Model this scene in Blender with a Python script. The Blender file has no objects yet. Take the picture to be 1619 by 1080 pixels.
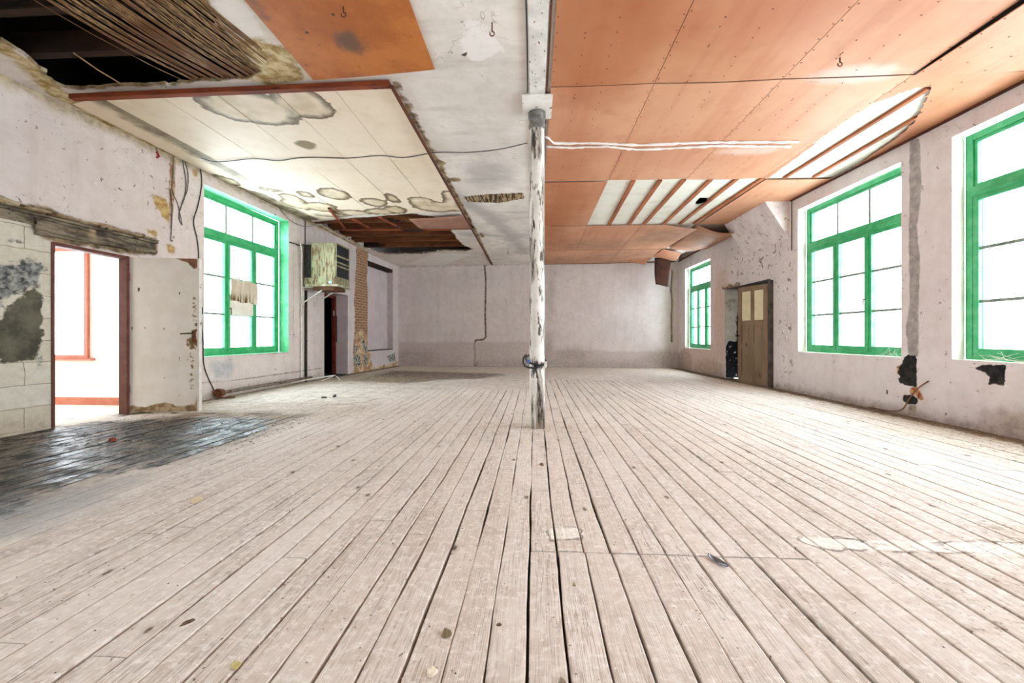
import bpy, bmesh, math, random
import numpy as np
from mathutils import Matrix, Vector
random.seed(7)
sc = bpy.context.scene
COL = sc.collection
PI = math.pi
# ------------------------------------------------------------------ camera
F = 630.0; CX, CY = 809.5, 532.0; YAW = math.radians(3.2); EYE = 1.0
cam = bpy.data.cameras.new('camera'); cam.sensor_fit = 'HORIZONTAL'; cam.sensor_width = 36.0
cam.lens = F / 1619 * 36; cam.shift_y = -(540 - CY) / 1619; cam.clip_start = 0.05; cam.clip_end = 200
camo = bpy.data.objects.new('camera', cam); COL.objects.link(camo)
camo.location = (0, 0, EYE); camo.rotation_euler = (PI / 2, 0, YAW); sc.camera = camo
# ------------------------------------------------------------------ daylight
wd = bpy.data.worlds.new('overcast_sky'); sc.world = wd; wd.use_nodes = True
bg = wd.node_tree.nodes['Background']; bg.inputs[0].default_value = (0.83, 0.94, 1.06, 1); bg.inputs[1].default_value = 5.0
sc.view_settings.view_transform = 'Standard'; sc.view_settings.look = 'None'
sc.view_settings.gamma = 1; sc.view_settings.use_curve_mapping = False
sc.view_settings.exposure = 1.96
sc.cycles.max_bounces = 14; sc.cycles.diffuse_bounces = 10; sc.cycles.transparent_max_bounces = 12
def portal(p, d_in, w, h):
    l = bpy.data.lights.new('window_portal', 'AREA'); l.shape = 'RECTANGLE'; l.size = w; l.size_y = h
    l.cycles.is_portal = True
    o = bpy.data.objects.new('window_portal', l); COL.objects.link(o)
    o.matrix_world = Matrix.Translation(p) @ Vector(d_in).to_track_quat('-Z', 'Z').to_matrix().to_4x4()
# ------------------------------------------------------------------ geometry helpers
def ray(px, py):
    a = (px - CX) / F; b = (CY - py) / F
    return (-math.sin(YAW) + a * math.cos(YAW), math.cos(YAW) + a * math.sin(YAW), b)
def zc(x, y):                                   # ceiling height: sags a little to the far wall
    s = min(1, max(0, (y - 8) / 5.)); s = s * s * (3 - 2 * s)
    return 3.50 + .018 * max(0, -x) * (1 - s) - .10 * s
def onfloor(px, py):
    r = ray(px, py); t = -EYE / r[2]; return (r[0] * t, r[1] * t)
def onceil(px, py):
    z = 3.5
    for _ in range(15):
        r = ray(px, py); t = (z - EYE) / r[2]; z = zc(r[0] * t, r[1] * t)
    return (r[0] * t, r[1] * t)
class Wall:                                     # local frame: X along the wall, Z up, w = distance into the room
    def __init__(s, a, b, side):
        l = math.hypot(b[0] - a[0], b[1] - a[1]); s.P = a; s.D = ((b[0] - a[0]) / l, (b[1] - a[1]) / l); s.s = side; s.len = l
        s.M = Matrix(((s.D[0], -s.D[1], 0, a[0]), (s.D[1], s.D[0], 0, a[1]), (0, 0, 1, 0), (0, 0, 0, 1)))
    def uz(s, px, py, w=0.0):
        n = (-s.D[1], s.D[0]); ox, oy = s.P[0] + n[0] * w * s.s, s.P[1] + n[1] * w * s.s
        r = ray(px, py); t = (ox * n[0] + oy * n[1]) / (r[0] * n[0] + r[1] * n[1])
        return ((r[0] * t - s.P[0]) * s.D[0] + (r[1] * t - s.P[1]) * s.D[1], EYE + r[2] * t)
    def pt(s, u, w, z):
        v = s.M @ Vector((u, w * s.s, z)); return v
WL = Wall((-5.40, 0.), (-5.04, 9.5), -1)
WL2 = Wall((-5.048, 9.3), (-4.66, 13.45), -1)
WR = Wall((4.80, 0.), (4.55, 12.9), 1)
WB = Wall((-4.66, 13.45), (4.55, 12.9), -1)
WF = Wall((-5.55, -4.0), (4.88, -4.0), 1)

def rough(poly, amp=.03, step=.06, seed=1, closed=True):
    rnd = random.Random(seed); out = []
    n = len(poly)
    for i in range(n if closed else n - 1):
        a = poly[i]; b = poly[(i + 1) % n]
        k = max(1, int(math.hypot(b[0] - a[0], b[1] - a[1]) / step))
        for j in range(k):
            t = j / k
            out.append((a[0] + (b[0] - a[0]) * t + rnd.uniform(-amp, amp), a[1] + (b[1] - a[1]) * t + rnd.uniform(-amp, amp)))
    if not closed: out.append(poly[-1])
    return out
def sdf(P, poly):
    P = np.asarray(P, float); n = len(poly); d = np.full(len(P), 1e9); inside = np.zeros(len(P), bool)
    for i in range(n):
        a = np.array(poly[i]); b = np.array(poly[(i + 1) % n]); e = b - a; w = P - a
        t = np.clip((w @ e) / max(1e-9, e @ e), 0, 1)
        d = np.minimum(d, np.hypot(*(w - t[:, None] * e).T))
        c = ((a[1] <= P[:, 1]) & (b[1] > P[:, 1])) | ((b[1] <= P[:, 1]) & (a[1] > P[:, 1]))
        if abs(e[1]) > 1e-12:
            xi = a[0] + (P[:, 1] - a[1]) / e[1] * e[0]; inside ^= c & (P[:, 0] < xi)
    return np.where(inside, -d, d)
def sdline(P, pts, r):
    P = np.asarray(P, float); d = np.full(len(P), 1e9)
    for i in range(len(pts) - 1):
        a = np.array(pts[i]); b = np.array(pts[i + 1]); e = b - a; w = P - a
        t = np.clip((w @ e) / max(1e-9, e @ e), 0, 1); d = np.minimum(d, np.hypot(*(w - t[:, None] * e).T))
    return d - r
def sdell(P, c, rx, ry, rot=0):
    P = np.asarray(P, float) - np.array(c); ca, sa = math.cos(rot), math.sin(rot)
    x = (P[:, 0] * ca + P[:, 1] * sa) / rx; y = (-P[:, 0] * sa + P[:, 1] * ca) / ry
    return (np.hypot(x, y) - 1) * min(rx, ry)
def umin(*a):
    r = a[0]
    for b in a[1:]: r = np.minimum(r, b)
    return np.clip(r, -3, 3)
def setattr_(me, name, arr):
    at = me.attributes.new(name, 'FLOAT', 'POINT'); at.data.foreach_set('value', np.asarray(arr, dtype=np.float32))
def coords(me):
    a = np.zeros(len(me.vertices) * 3, np.float32); me.vertices.foreach_get('co', a); return a.reshape(-1, 3)

class MB:
    def __init__(s): s.v = []; s.f = []
    def quad(s, a, b, c, d):
        n = len(s.v); s.v += [a, b, c, d]; s.f.append((n, n + 1, n + 2, n + 3)); return s
    def box(s, x0, x1, y0, y1, z0, z1):
        n = len(s.v)
        s.v += [(x, y, z) for z in (z0, z1) for y in (y0, y1) for x in (x0, x1)]
        s.f += [tuple(n + i for i in q) for q in ((0, 2, 3, 1), (4, 5, 7, 6), (0, 1, 5, 4), (2, 6, 7, 3), (0, 4, 6, 2), (1, 3, 7, 5))]
        return s
    def bar(s, a, b, w, h, up=(0, 0, 1)):       # rectangular bar between two points
        a, b = Vector(a), Vector(b); d = (b - a).normalized(); u = Vector(up)
        if abs(d.dot(u)) > .99: u = Vector((1, 0, 0))
        r = d.cross(u).normalized() * (w / 2); u = r.cross(d).normalized() * (h / 2); n = len(s.v)
        for p in (a, b):
            s.v += [tuple(p - r - u), tuple(p + r - u), tuple(p + r + u), tuple(p - r + u)]
        s.f += [tuple(n + i for i in q) for q in ((0, 1, 2, 3), (7, 6, 5, 4), (0, 4, 5, 1), (1, 5, 6, 2), (2, 6, 7, 3), (3, 7, 4, 0))]
        return s
    def tube(s, pts, r, k=8, caps=True):
        pts = [Vector(p) for p in pts]; n0 = len(s.v); m = len(pts); ref = None
        for i, p in enumerate(pts):
            d = (pts[min(i + 1, m - 1)] - pts[max(i - 1, 0)]).normalized()
            if ref is None: ref = d.orthogonal().normalized()
            ref = (ref - d * ref.dot(d)).normalized(); q = d.cross(ref)
            rr = r[i] if isinstance(r, (list, tuple)) else r
            s.v += [tuple(p + (ref * math.cos(a) + q * math.sin(a)) * rr) for a in [2 * PI * j / k for j in range(k)]]
        for i in range(m - 1):
            for j in range(k):
                s.f.append((n0 + i * k + j, n0 + i * k + (j + 1) % k, n0 + (i + 1) * k + (j + 1) % k, n0 + (i + 1) * k + j))
        if caps:
            s.f.append(tuple(n0 + j for j in range(k))[::-1]); s.f.append(tuple(n0 + (m - 1) * k + j for j in range(k)))
        return s
    def prism(s, poly, z0, z1):
        n = len(s.v); k = len(poly)
        s.v += [(p[0], p[1], z0) for p in poly] + [(p[0], p[1], z1) for p in poly]
        s.f.append(tuple(range(n + k - 1, n - 1, -1))); s.f.append(tuple(range(n + k, n + 2 * k)))
        for i in range(k): s.f.append((n + i, n + (i + 1) % k, n + k + (i + 1) % k, n + k + i))
        return s
    def sheet(s, fn, nu, nv, th):               # thick curved sheet: fn(u,v)->(point), thickness along its normal
        P = [[Vector(fn(i / nu, j / nv)) for j in range(nv + 1)] for i in range(nu + 1)]
        n = len(s.v); N = (nu + 1) * (nv + 1); nor = []
        for i in range(nu + 1):
            for j in range(nv + 1):
                a = P[min(i + 1, nu)][j] - P[max(i - 1, 0)][j]; b = P[i][min(j + 1, nv)] - P[i][max(j - 1, 0)]
                nor.append(a.cross(b).normalized() * th)
        fl = [p for r in P for p in r]
        s.v += [tuple(p) for p in fl] + [tuple(p + q) for p, q in zip(fl, nor)]
        I = lambda i, j, t=0: n + t * N + i * (nv + 1) + j
        for i in range(nu):
            for j in range(nv):
                s.f.append((I(i, j), I(i, j + 1), I(i + 1, j + 1), I(i + 1, j)))
                s.f.append((I(i, j, 1), I(i + 1, j, 1), I(i + 1, j + 1, 1), I(i, j + 1, 1)))
        for i in range(nu):
            s.f.append((I(i, 0), I(i + 1, 0), I(i + 1, 0, 1), I(i, 0, 1))); s.f.append((I(i, nv), I(i, nv, 1), I(i + 1, nv, 1), I(i + 1, nv)))
        for j in range(nv):
            s.f.append((I(0, j), I(0, j, 1), I(0, j + 1, 1), I(0, j + 1))); s.f.append((I(nu, j), I(nu, j + 1), I(nu, j + 1, 1), I(nu, j, 1)))
        return s
    def lathe(s, prof, c=(0, 0), k=32):         # profile (r, z) around a vertical axis
        n = len(s.v); m = len(prof)
        for r, z in prof:
            s.v += [(c[0] + r * math.cos(2 * PI * j / k), c[1] + r * math.sin(2 * PI * j / k), z) for j in range(k)]
        for i in range(m - 1):
            for j in range(k): s.f.append((n + i * k + j, n + i * k + (j + 1) % k, n + (i + 1) * k + (j + 1) % k, n + (i + 1) * k + j))
        return s
    def build(s, name, mat, parent=None, M=None, smooth=False, bevel=0, fix=True):
        me = bpy.data.meshes.new(name); me.from_pydata(s.v, [], s.f)
        if fix or bevel:
            bm = bmesh.new(); bm.from_mesh(me); bmesh.ops.recalc_face_normals(bm, faces=bm.faces)
            if bevel:
                bmesh.ops.remove_doubles(bm, verts=bm.verts, dist=1e-5)
                es = [e for e in bm.edges if len(e.link_faces) == 2 and e.calc_face_angle(0) > .6]
                bmesh.ops.bevel(bm, geom=es, offset=bevel, segments=2, affect='EDGES', clamp_overlap=True)
            bm.to_mesh(me); bm.free()
        if smooth: me.shade_smooth()
        return link(name, me, mat, parent, M)
def link(name, me, mat, parent=None, M=None):
    o = bpy.data.objects.new(name, me); COL.objects.link(o)
    if mat: me.materials.append(mat)
    if parent: o.parent = parent
    if M is not None: o.matrix_local = M
    return o
def tag(o, label=None, cat=None, group=None, kind=None):
    if label: o['label'] = label
    if cat: o['category'] = cat
    if group: o['group'] = group
    if kind: o['kind'] = kind
    return o
def thing(name, label, cat, M=None, group=None, kind=None):
    o = bpy.data.objects.new(name, None); COL.objects.link(o); o.empty_display_size = .1
    if M is not None: o.matrix_world = M
    return tag(o, label, cat, group, kind)

# ------------------------------------------------------------------ shader helpers
def lin(c):
    if isinstance(c, str): c = tuple(int(c[i:i + 2], 16) / 255 for i in (0, 2, 4))
    return tuple((v / 12.92 if v <= .04045 else ((v + .055) / 1.055) ** 2.4) for v in c) + (1,)
class NT:
    def __init__(s, name):
        s.m = bpy.data.materials.new(name); s.m.use_nodes = True; s.t = s.m.node_tree; s.n = s.t.nodes
        s.b = s.n['Principled BSDF']; s.b.inputs['Specular IOR Level'].default_value = .3
        s.tc = s.n.new('ShaderNodeTexCoord'); s.co = s.tc.outputs['Object']
    def put(s, sock, v):
        if isinstance(v, bpy.types.NodeSocket): s.t.links.new(v, sock)
        elif v is not None: sock.default_value = v
    def attr(s, n):
        a = s.n.new('ShaderNodeAttribute'); a.attribute_name = n; return a.outputs['Fac']
    def vmap(s, sc=(1, 1, 1), rot=(0, 0, 0), loc=(0, 0, 0)):
        m = s.n.new('ShaderNodeMapping'); s.put(m.inputs[0], s.co); m.inputs['Scale'].default_value = sc
        m.inputs['Rotation'].default_value = rot; m.inputs['Location'].default_value = loc; return m.outputs[0]
    def noise(s, scale, detail=4, rough=.55, vec=None, out=0, dist=0):
        n = s.n.new('ShaderNodeTexNoise'); s.put(n.inputs['Vector'], vec or s.co); n.inputs['Scale'].default_value = scale
        n.inputs['Detail'].default_value = detail; n.inputs['Roughness'].default_value = rough; n.inputs['Distortion'].default_value = dist
        return n.outputs[out]
    def voro(s, scale, vec=None, feat='F1', out='Distance', rnd=1, dim='3D'):
        n = s.n.new('ShaderNodeTexVoronoi'); n.voronoi_dimensions = dim; n.feature = feat; s.put(n.inputs['Vector'], vec or s.co); n.inputs['Scale'].default_value = scale
        n.inputs['Randomness'].default_value = rnd
        return n.outputs[out]
    def math(s, op, a, b=None, c=None, clamp=False):
        n = s.n.new('ShaderNodeMath'); n.operation = op; n.use_clamp = clamp; s.put(n.inputs[0], a); s.put(n.inputs[1], b); s.put(n.inputs[2], c)
        return n.outputs[0]
    def mul(s, a, b): return s.math('MULTIPLY', a, b)
    def add(s, a, b): return s.math('ADD', a, b)
    def step(s, v, a, b, lo=0., hi=1.):
        n = s.n.new('ShaderNodeMapRange'); n.interpolation_type = 'SMOOTHSTEP'; s.put(n.inputs['Value'], v)
        n.inputs['From Min'].default_value = a; n.inputs['From Max'].default_value = b
        n.inputs['To Min'].default_value = lo; n.inputs['To Max'].default_value = hi; return n.outputs[0]
    def mix(s, fac, a, b):
        n = s.n.new('ShaderNodeMix'); n.data_type = 'RGBA'; s.put(n.inputs['Factor'], fac)
        for k, v in ((6, a), (7, b)): s.put(n.inputs[k], lin(v) if isinstance(v, str) else v)
        return n.outputs[2]
    def mul_col(s, fac, a, b):
        n = s.n.new('ShaderNodeMix'); n.data_type = 'RGBA'; n.blend_type = 'MULTIPLY'; s.put(n.inputs['Factor'], fac)
        for k, v in ((6, a), (7, b)): s.put(n.inputs[k], lin(v) if isinstance(v, str) else v)
        return n.outputs[2]
    def mask(s, name, ns, amp, soft=.012, det=5):      # signed-distance attribute broken up by noise
        n = s.noise(ns, det, .6); v = s.math('SUBTRACT', s.mul(s.math('SUBTRACT', n, .5), amp * 2), s.attr(name))
        return s.step(v, -soft, soft)
    def brick(s, vec, bw, rh, mortar, c1, c2, cm, smooth=.1):
        n = s.n.new('ShaderNodeTexBrick'); s.put(n.inputs[0], vec); n.inputs['Scale'].default_value = 1
        n.inputs['Brick Width'].default_value = bw; n.inputs['Row Height'].default_value = rh; n.inputs['Mortar Size'].default_value = mortar; n.inputs['Mortar Smooth'].default_value = smooth
        for k, v in (('Color1', c1), ('Color2', c2), ('Mortar', cm)): n.inputs[k].default_value = lin(v)
        return n.outputs[0], n.outputs[1]
    def bump(s, h, strength=.5, dist=.01):
        n = s.n.new('ShaderNodeBump'); n.inputs['Strength'].default_value = strength; n.inputs['Distance'].default_value = dist
        s.put(n.inputs['Height'], h); s.t.links.new(n.outputs[0], s.b.inputs['Normal']); return s
    def out(s, col, rough=.8, spec=None, metal=None):
        s.put(s.b.inputs['Base Color'], lin(col) if isinstance(col, str) else col); s.put(s.b.inputs['Roughness'], rough)
        if spec is not None: s.put(s.b.inputs['Specular IOR Level'], spec)
        if metal is not None: s.b.inputs['Metallic'].default_value = metal
        return s.m
def simple(name, c1, c2, scale=8, rough=.7, bump=.2, stretch=(1, 1, 1), specks=None, metal=None):
    t = NT(name); v = t.vmap(stretch); n = t.noise(scale, 6, .6, v)
    c = t.mix(t.step(n, .35, .65), c1, c2)
    if specks:
        k = t.step(t.noise(specks[1], 4, .6, v), specks[2], specks[2] + .04); c = t.mix(k, c, specks[0])
    t.bump(n, bump, .004); return t.out(c, rough, None, metal)

# ---- wall plaster: base colour variation, chips, dirt, plus named patches carried as signed distances
def wall_mat(name, c1, c2, layers, chips=.66, chipc='6d5f57', grime='9c8a7c', streak=.25):
    t = NT(name)
    big = t.noise(.9, 5, .6); mid = t.noise(5, 6, .65)
    c = t.mix(t.step(big, .35, .68), c1, c2)
    c = t.mul_col(t.step(mid, .3, .8, 0, .35), c, 'd8cdc4')
    st = t.noise(1.0, 5, .6, t.vmap((6, 6, .7))); c = t.mul_col(t.step(st, .48, .8, 0, streak), c, 'c9b8a8')
    # flaking edges and little holes
    wv = t.noise(3.0, 2, .5); ch = t.noise(16, 5, .55, None, 0, .6)
    cm = t.step(t.add(ch, t.mul(wv, .16)), chips + .08, chips + .11); c = t.mix(t.mul(cm, .8), c, chipc)
    wh = t.step(t.noise(9, 5, .6), .68, .72); c = t.mix(t.mul(wh, .5), c, 'f1ede8')
    cr = t.voro(1.3, t.noise(1.6, 4, .6, None, 1), 'DISTANCE_TO_EDGE', 'Distance')
    crm = t.mul(t.step(cr, .0, .006, 1, 0), t.step(t.noise(.8, 2), .5, .6)); c = t.mix(t.mul(crm, .45), c, '7b6c62')
    h = t.add(t.mul(mid, .5), t.mul(cm, -.6))
    for L in layers:
        a, ca, cb, ns, amp, soft = L[:6]; k = L[6] if len(L) > 6 else 1.
        m = t.mul(t.mask(a, ns, amp, soft), k); n2 = t.step(t.noise(L[7] if len(L) > 7 else 11, 6, .7), .38, .62)
        if a == 'block':
            v = s_warp(t); bc, bf = t.brick(v, .55, .235, .005, 'e0dcd2', 'd6cfc0', 'a69c8a', .5); c = t.mix(m, c, t.mul_col(.6, bc, t.mix(n2, ca, cb))); h = t.add(h, t.mul(t.mul(bf, m), -.8)); continue
        c = t.mix(m, c, t.mix(n2, ca, cb)); h = t.add(h, t.mul(m, -.5))
    t.bump(h, .35, .01); return t.out(c, .85, .2)
def s_warp(t):
    a = t.n.new('ShaderNodeVectorMath'); a.operation = 'MULTIPLY_ADD'; t.put(a.inputs[0], t.noise(4, 3, .5, None, 1)); a.inputs[1].default_value = (.05, .05, .05); t.put(a.inputs[2], t.vmap((1, 1, 1), (PI / 2, 0, 0)))
    return a.outputs[0]
far = lambda P: np.full(len(P), 3.)

# ------------------------------------------------------------------ window bits
def grid_wall(name, W, u0, u1, ztop, holes, mat, paint, cell=.035, thick=0., reveal=.2, revmat=None, slot=None):
    us = set(np.round(np.arange(u0, u1 + 1e-6, cell), 4)); zs = set(np.round(np.arange(0, ztop + 1e-6, cell), 4))
    us |= {u0, u1}; zs |= {-.05, 0., ztop}
    for h in holes:
        us |= {h[0], h[1]}; zs |= {h[2], h[3]}
    us = sorted(us); zs = sorted(zs)
    V = [(u, 0, z) for z in zs for u in us]; nu = len(us); Fc = []
    for j in range(len(zs) - 1):
        for i in range(nu - 1):
            cu, cz = (us[i] + us[i + 1]) / 2, (zs[j] + zs[j + 1]) / 2
            if any(h[0] < cu < h[1] and (h[2] if h[2] > .01 else -.1) < cz < h[3] for h in holes): continue
            q = (j * nu + i, j * nu + i + 1, (j + 1) * nu + i + 1, (j + 1) * nu + i)
            Fc.append(q if W.s < 0 else q[::-1])
    me = bpy.data.meshes.new(name); me.from_pydata(V, [], Fc)
    co = coords(me); P = co[:, [0, 2]]
    for k, fn in paint.items(): setattr_(me, k, fn(P))
    o = link(name, me, mat, None, W.M); o['kind'] = 'structure'
    for h in holes:
        d = h[4] if len(h) > 4 else reveal; w0 = -d * W.s
        b = MB(); a0, a1, z0, z1 = h[:4]
        b.quad((a0, 0, z0), (a0, w0, z0), (a0, w0, z1), (a0, 0, z1)); b.quad((a1, 0, z0), (a1, 0, z1), (a1, w0, z1), (a1, w0, z0))
        b.quad((a0, 0, z1), (a0, w0, z1), (a1, w0, z1), (a1, 0, z1))
        if z0 > .01: b.quad((a0, 0, z0), (a1, 0, z0), (a1, w0, z0), (a0, w0, z0))
        b.build('window_reveal' if z0 > .01 else 'door_reveal', (h[5] if len(h) > 5 else revmat), o, None, fix=False)
    return o

def window(n, W, u0, u1, z0, z1, ztr, depth, label, gap=.006):
    """three casements under a fixed light; local frame of the wall, frame set back by depth"""
    root = thing('window_%d' % n, None, None, W.M @ Matrix.Translation((u0, -depth * W.s, z0)), None, 'structure')
    root['label'] = label
    w = u1 - u0; H = z1 - z0; tr = ztr - z0; s = W.s
    def bx(b, a0, a1, d0, d1, c0, c1): b.box(a0, a1, min(-s * d0, -s * d1), max(-s * d0, -s * d1), c0, c1)
    fr = MB(); T = .075
    bx(fr, 0, T, 0, .10, 0, H); bx(fr, w - T, w, 0, .10, 0, H); bx(fr, T, w - T, 0, .10, H - T, H); bx(fr, T, w - T, 0, .10, 0, T * .8)
    fr.build('frame', M_green, root, None, bevel=.006)
    t = MB(); bx(t, T, w - T, -.012, .09, tr - .06, tr + .055); bx(t, T, w - T, -.03, .0, tr - .05, tr - .025); t.build('transom', M_green, root, None, bevel=.006)
    # fixed light above
    q = MB(); e = .035; a0, a1, c0, c1 = T, w - T, tr + .05, H - T
    bx(q, a0, a0 + e, .02, .06, c0, c1); bx(q, a1 - e, a1, .02, .06, c0, c1); bx(q, a0 + e, a1 - e, .02, .06, c0, c0 + e); bx(q, a0 + e, a1 - e, .02, .06, c1 - e, c1)
    fl = q.build('fixed_light', M_green, root, None, bevel=.004)
    q = MB()
    for k in (1, 2):
        x = a0 + (a1 - a0) * k / 3; bx(q, x - .016, x + .016, .028, .05, c0 + e, c1 - e)
    q.build('glazing_bar', M_bar, fl); q = MB(); bx(q, a0 + e, a1 - e, .038, .041, c0 + e, c1 - e); q.build('glass', M_glass, fl)
    cw = (w - 2 * T) / 3; S = .058; zb, zt = T * .8, tr - .05
    for k in range(3):
        c = MB(); x0 = T + cw * k + .003; x1 = T + cw * (k + 1) - .003
        bx(c, x0, x0 + S, 0, .05, zb, zt); bx(c, x1 - S, x1, 0, .05, zb, zt); bx(c, x0 + S, x1 - S, 0, .05, zt - S, zt); bx(c, x0 + S, x1 - S, 0, .05, zb, zb + S * 1.15)
        if k == 1: bx(c, x0 - .022, x0 + .012, -.02, 0, zb, zt)
        ca = c.build('casement', M_green, root, None, bevel=.005)
        q = MB()
        for j in (1, 2):
            z = zb + (zt - zb) * j / 3; bx(q, x0 + S, x1 - S, .015, .037, z - .017, z + .017)
        q.build('glazing_bar', M_bar, ca); q = MB(); bx(q, x0 + S, x1 - S, .025, .028, zb + S, zt - S); q.build('glass', M_glass, ca)
        if k == 1:
            q = MB(); q.tube([(x0 + .02, s * .02, zb + .75), (x0 + .02, s * .045, zb + .75)], .009); q.tube([(x0 + .02, s * .045, zb + .76), (x0 + .02, s * .05, zb + .64)], .008)
            q.build('window_catch', M_rust, ca)
    d = WL.s
    c = W.pt((u0 + u1) / 2, -depth - .12, (z0 + z1) / 2); n_in = W.M.to_3x3() @ Vector((0, W.s, 0))
    portal(c, n_in, w, H)
    return root

# ------------------------------------------------------------------ materials
def green_mat():
    t = NT('green_gloss_paint'); n = t.noise(7, 5, .6); c = t.mix(t.step(n, .35, .7), '2fa062', '55b57c')
    c = t.mix(t.step(t.noise(22, 6, .65), .66, .7), c, '1d5f3a'); c = t.mix(t.mul(t.step(t.noise(5, 6, .7), .66, .72), .8), c, '6b4a2d')
    t.bump(n, .15, .003); return t.out(c, .42, .5)
M_green = green_mat()
M_bar = simple('grey_green_bar', '6f7f73', '8b968a', 20, .7)
def glass_mat():
    t = NT('window_glass'); n = t.n; o = n['Material Output']
    tr = n.new('ShaderNodeBsdfTransparent'); tr.inputs[0].default_value = (.95, .96, .95, 1)
    gl = n.new('ShaderNodeBsdfGlossy'); gl.inputs['Roughness'].default_value = .04
    df = n.new('ShaderNodeBsdfDiffuse'); df.inputs[0].default_value = (.8, .8, .78, 1)
    m1 = n.new('ShaderNodeMixShader'); m2 = n.new('ShaderNodeMixShader'); fr = n.new('ShaderNodeLayerWeight'); fr.inputs[0].default_value = .5
    t.put(m1.inputs[0], t.mul(t.step(t.noise(3, 5), .45, .8), .12)); t.put(m1.inputs[1], tr.outputs[0]); t.put(m1.inputs[2], df.outputs[0])
    t.put(m2.inputs[0], t.add(.03, t.mul(t.math('POWER', fr.outputs['Facing'], 5.), .35))); t.put(m2.inputs[1], m1.outputs[0]); t.put(m2.inputs[2], gl.outputs[0]); t.put(o.inputs[0], m2.outputs[0])
    return t.m
M_glass = glass_mat()
M_rust = simple('rusty_iron', '4a2f22', '7a4a30', 30, .8, .5)
M_dark = simple('dark_iron', '1d1b1a', '35302c', 20, .6, .3)
M_cable = simple('grey_cable_sheath', '4c4a4a', '6a6766', 30, .5)
M_blackcable = simple('black_cable_sheath', '18191c', '2b2d31', 30, .4)
M_white = simple('white_paint_flaking', 'e9e5e0', 'd9d2ca', 6, .7, .3, (1, 1, 1), ('7a6a5c', 14, .64))
M_whitemetal = simple('white_painted_strip', 'e6e2dc', 'cfc8c0', 20, .5)
M_orangebatten = simple('orange_batten', 'b06a42', '8a4d2e', 9, .8, .3, (1, .2, 1))
M_redbatten = simple('rusty_red_batten', '6e3018', '8f4526', 7, .75, .4, (.3, 1, 1), ('2a1510', 6, .6))
M_joist = simple('dark_timber_joist', '24150d', '3a2314', 6, .85, .5, (.2, 1, 1), ('1c120d', 5, .55))
M_joist2 = simple('brown_timber_joist', '5a3018', '7c4a28', 6, .8, .5, (.2, 1, 1), ('24140c', 5, .6))
M_void = simple('loft_darkness_boards', '0d0a08', '1a130e', 3, .9, .4, (1, .2, 1))  # near-black colour stands in for the darkness of the loft
M_brown = simple('brown_door_frame', '5c3327', '6e4034', 8, .6, .2)
M_redframe = simple('dark_red_frame', '5f2318', '76301f', 8, .5, .2)
M_trim_gap = simple('dark_brown_trim_and_gap_shade', '6a3a26', '4a2a1c', 8, .7, .3, (1, .3, 1))  # for real trim and for bars standing in for shadow gaps

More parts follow.
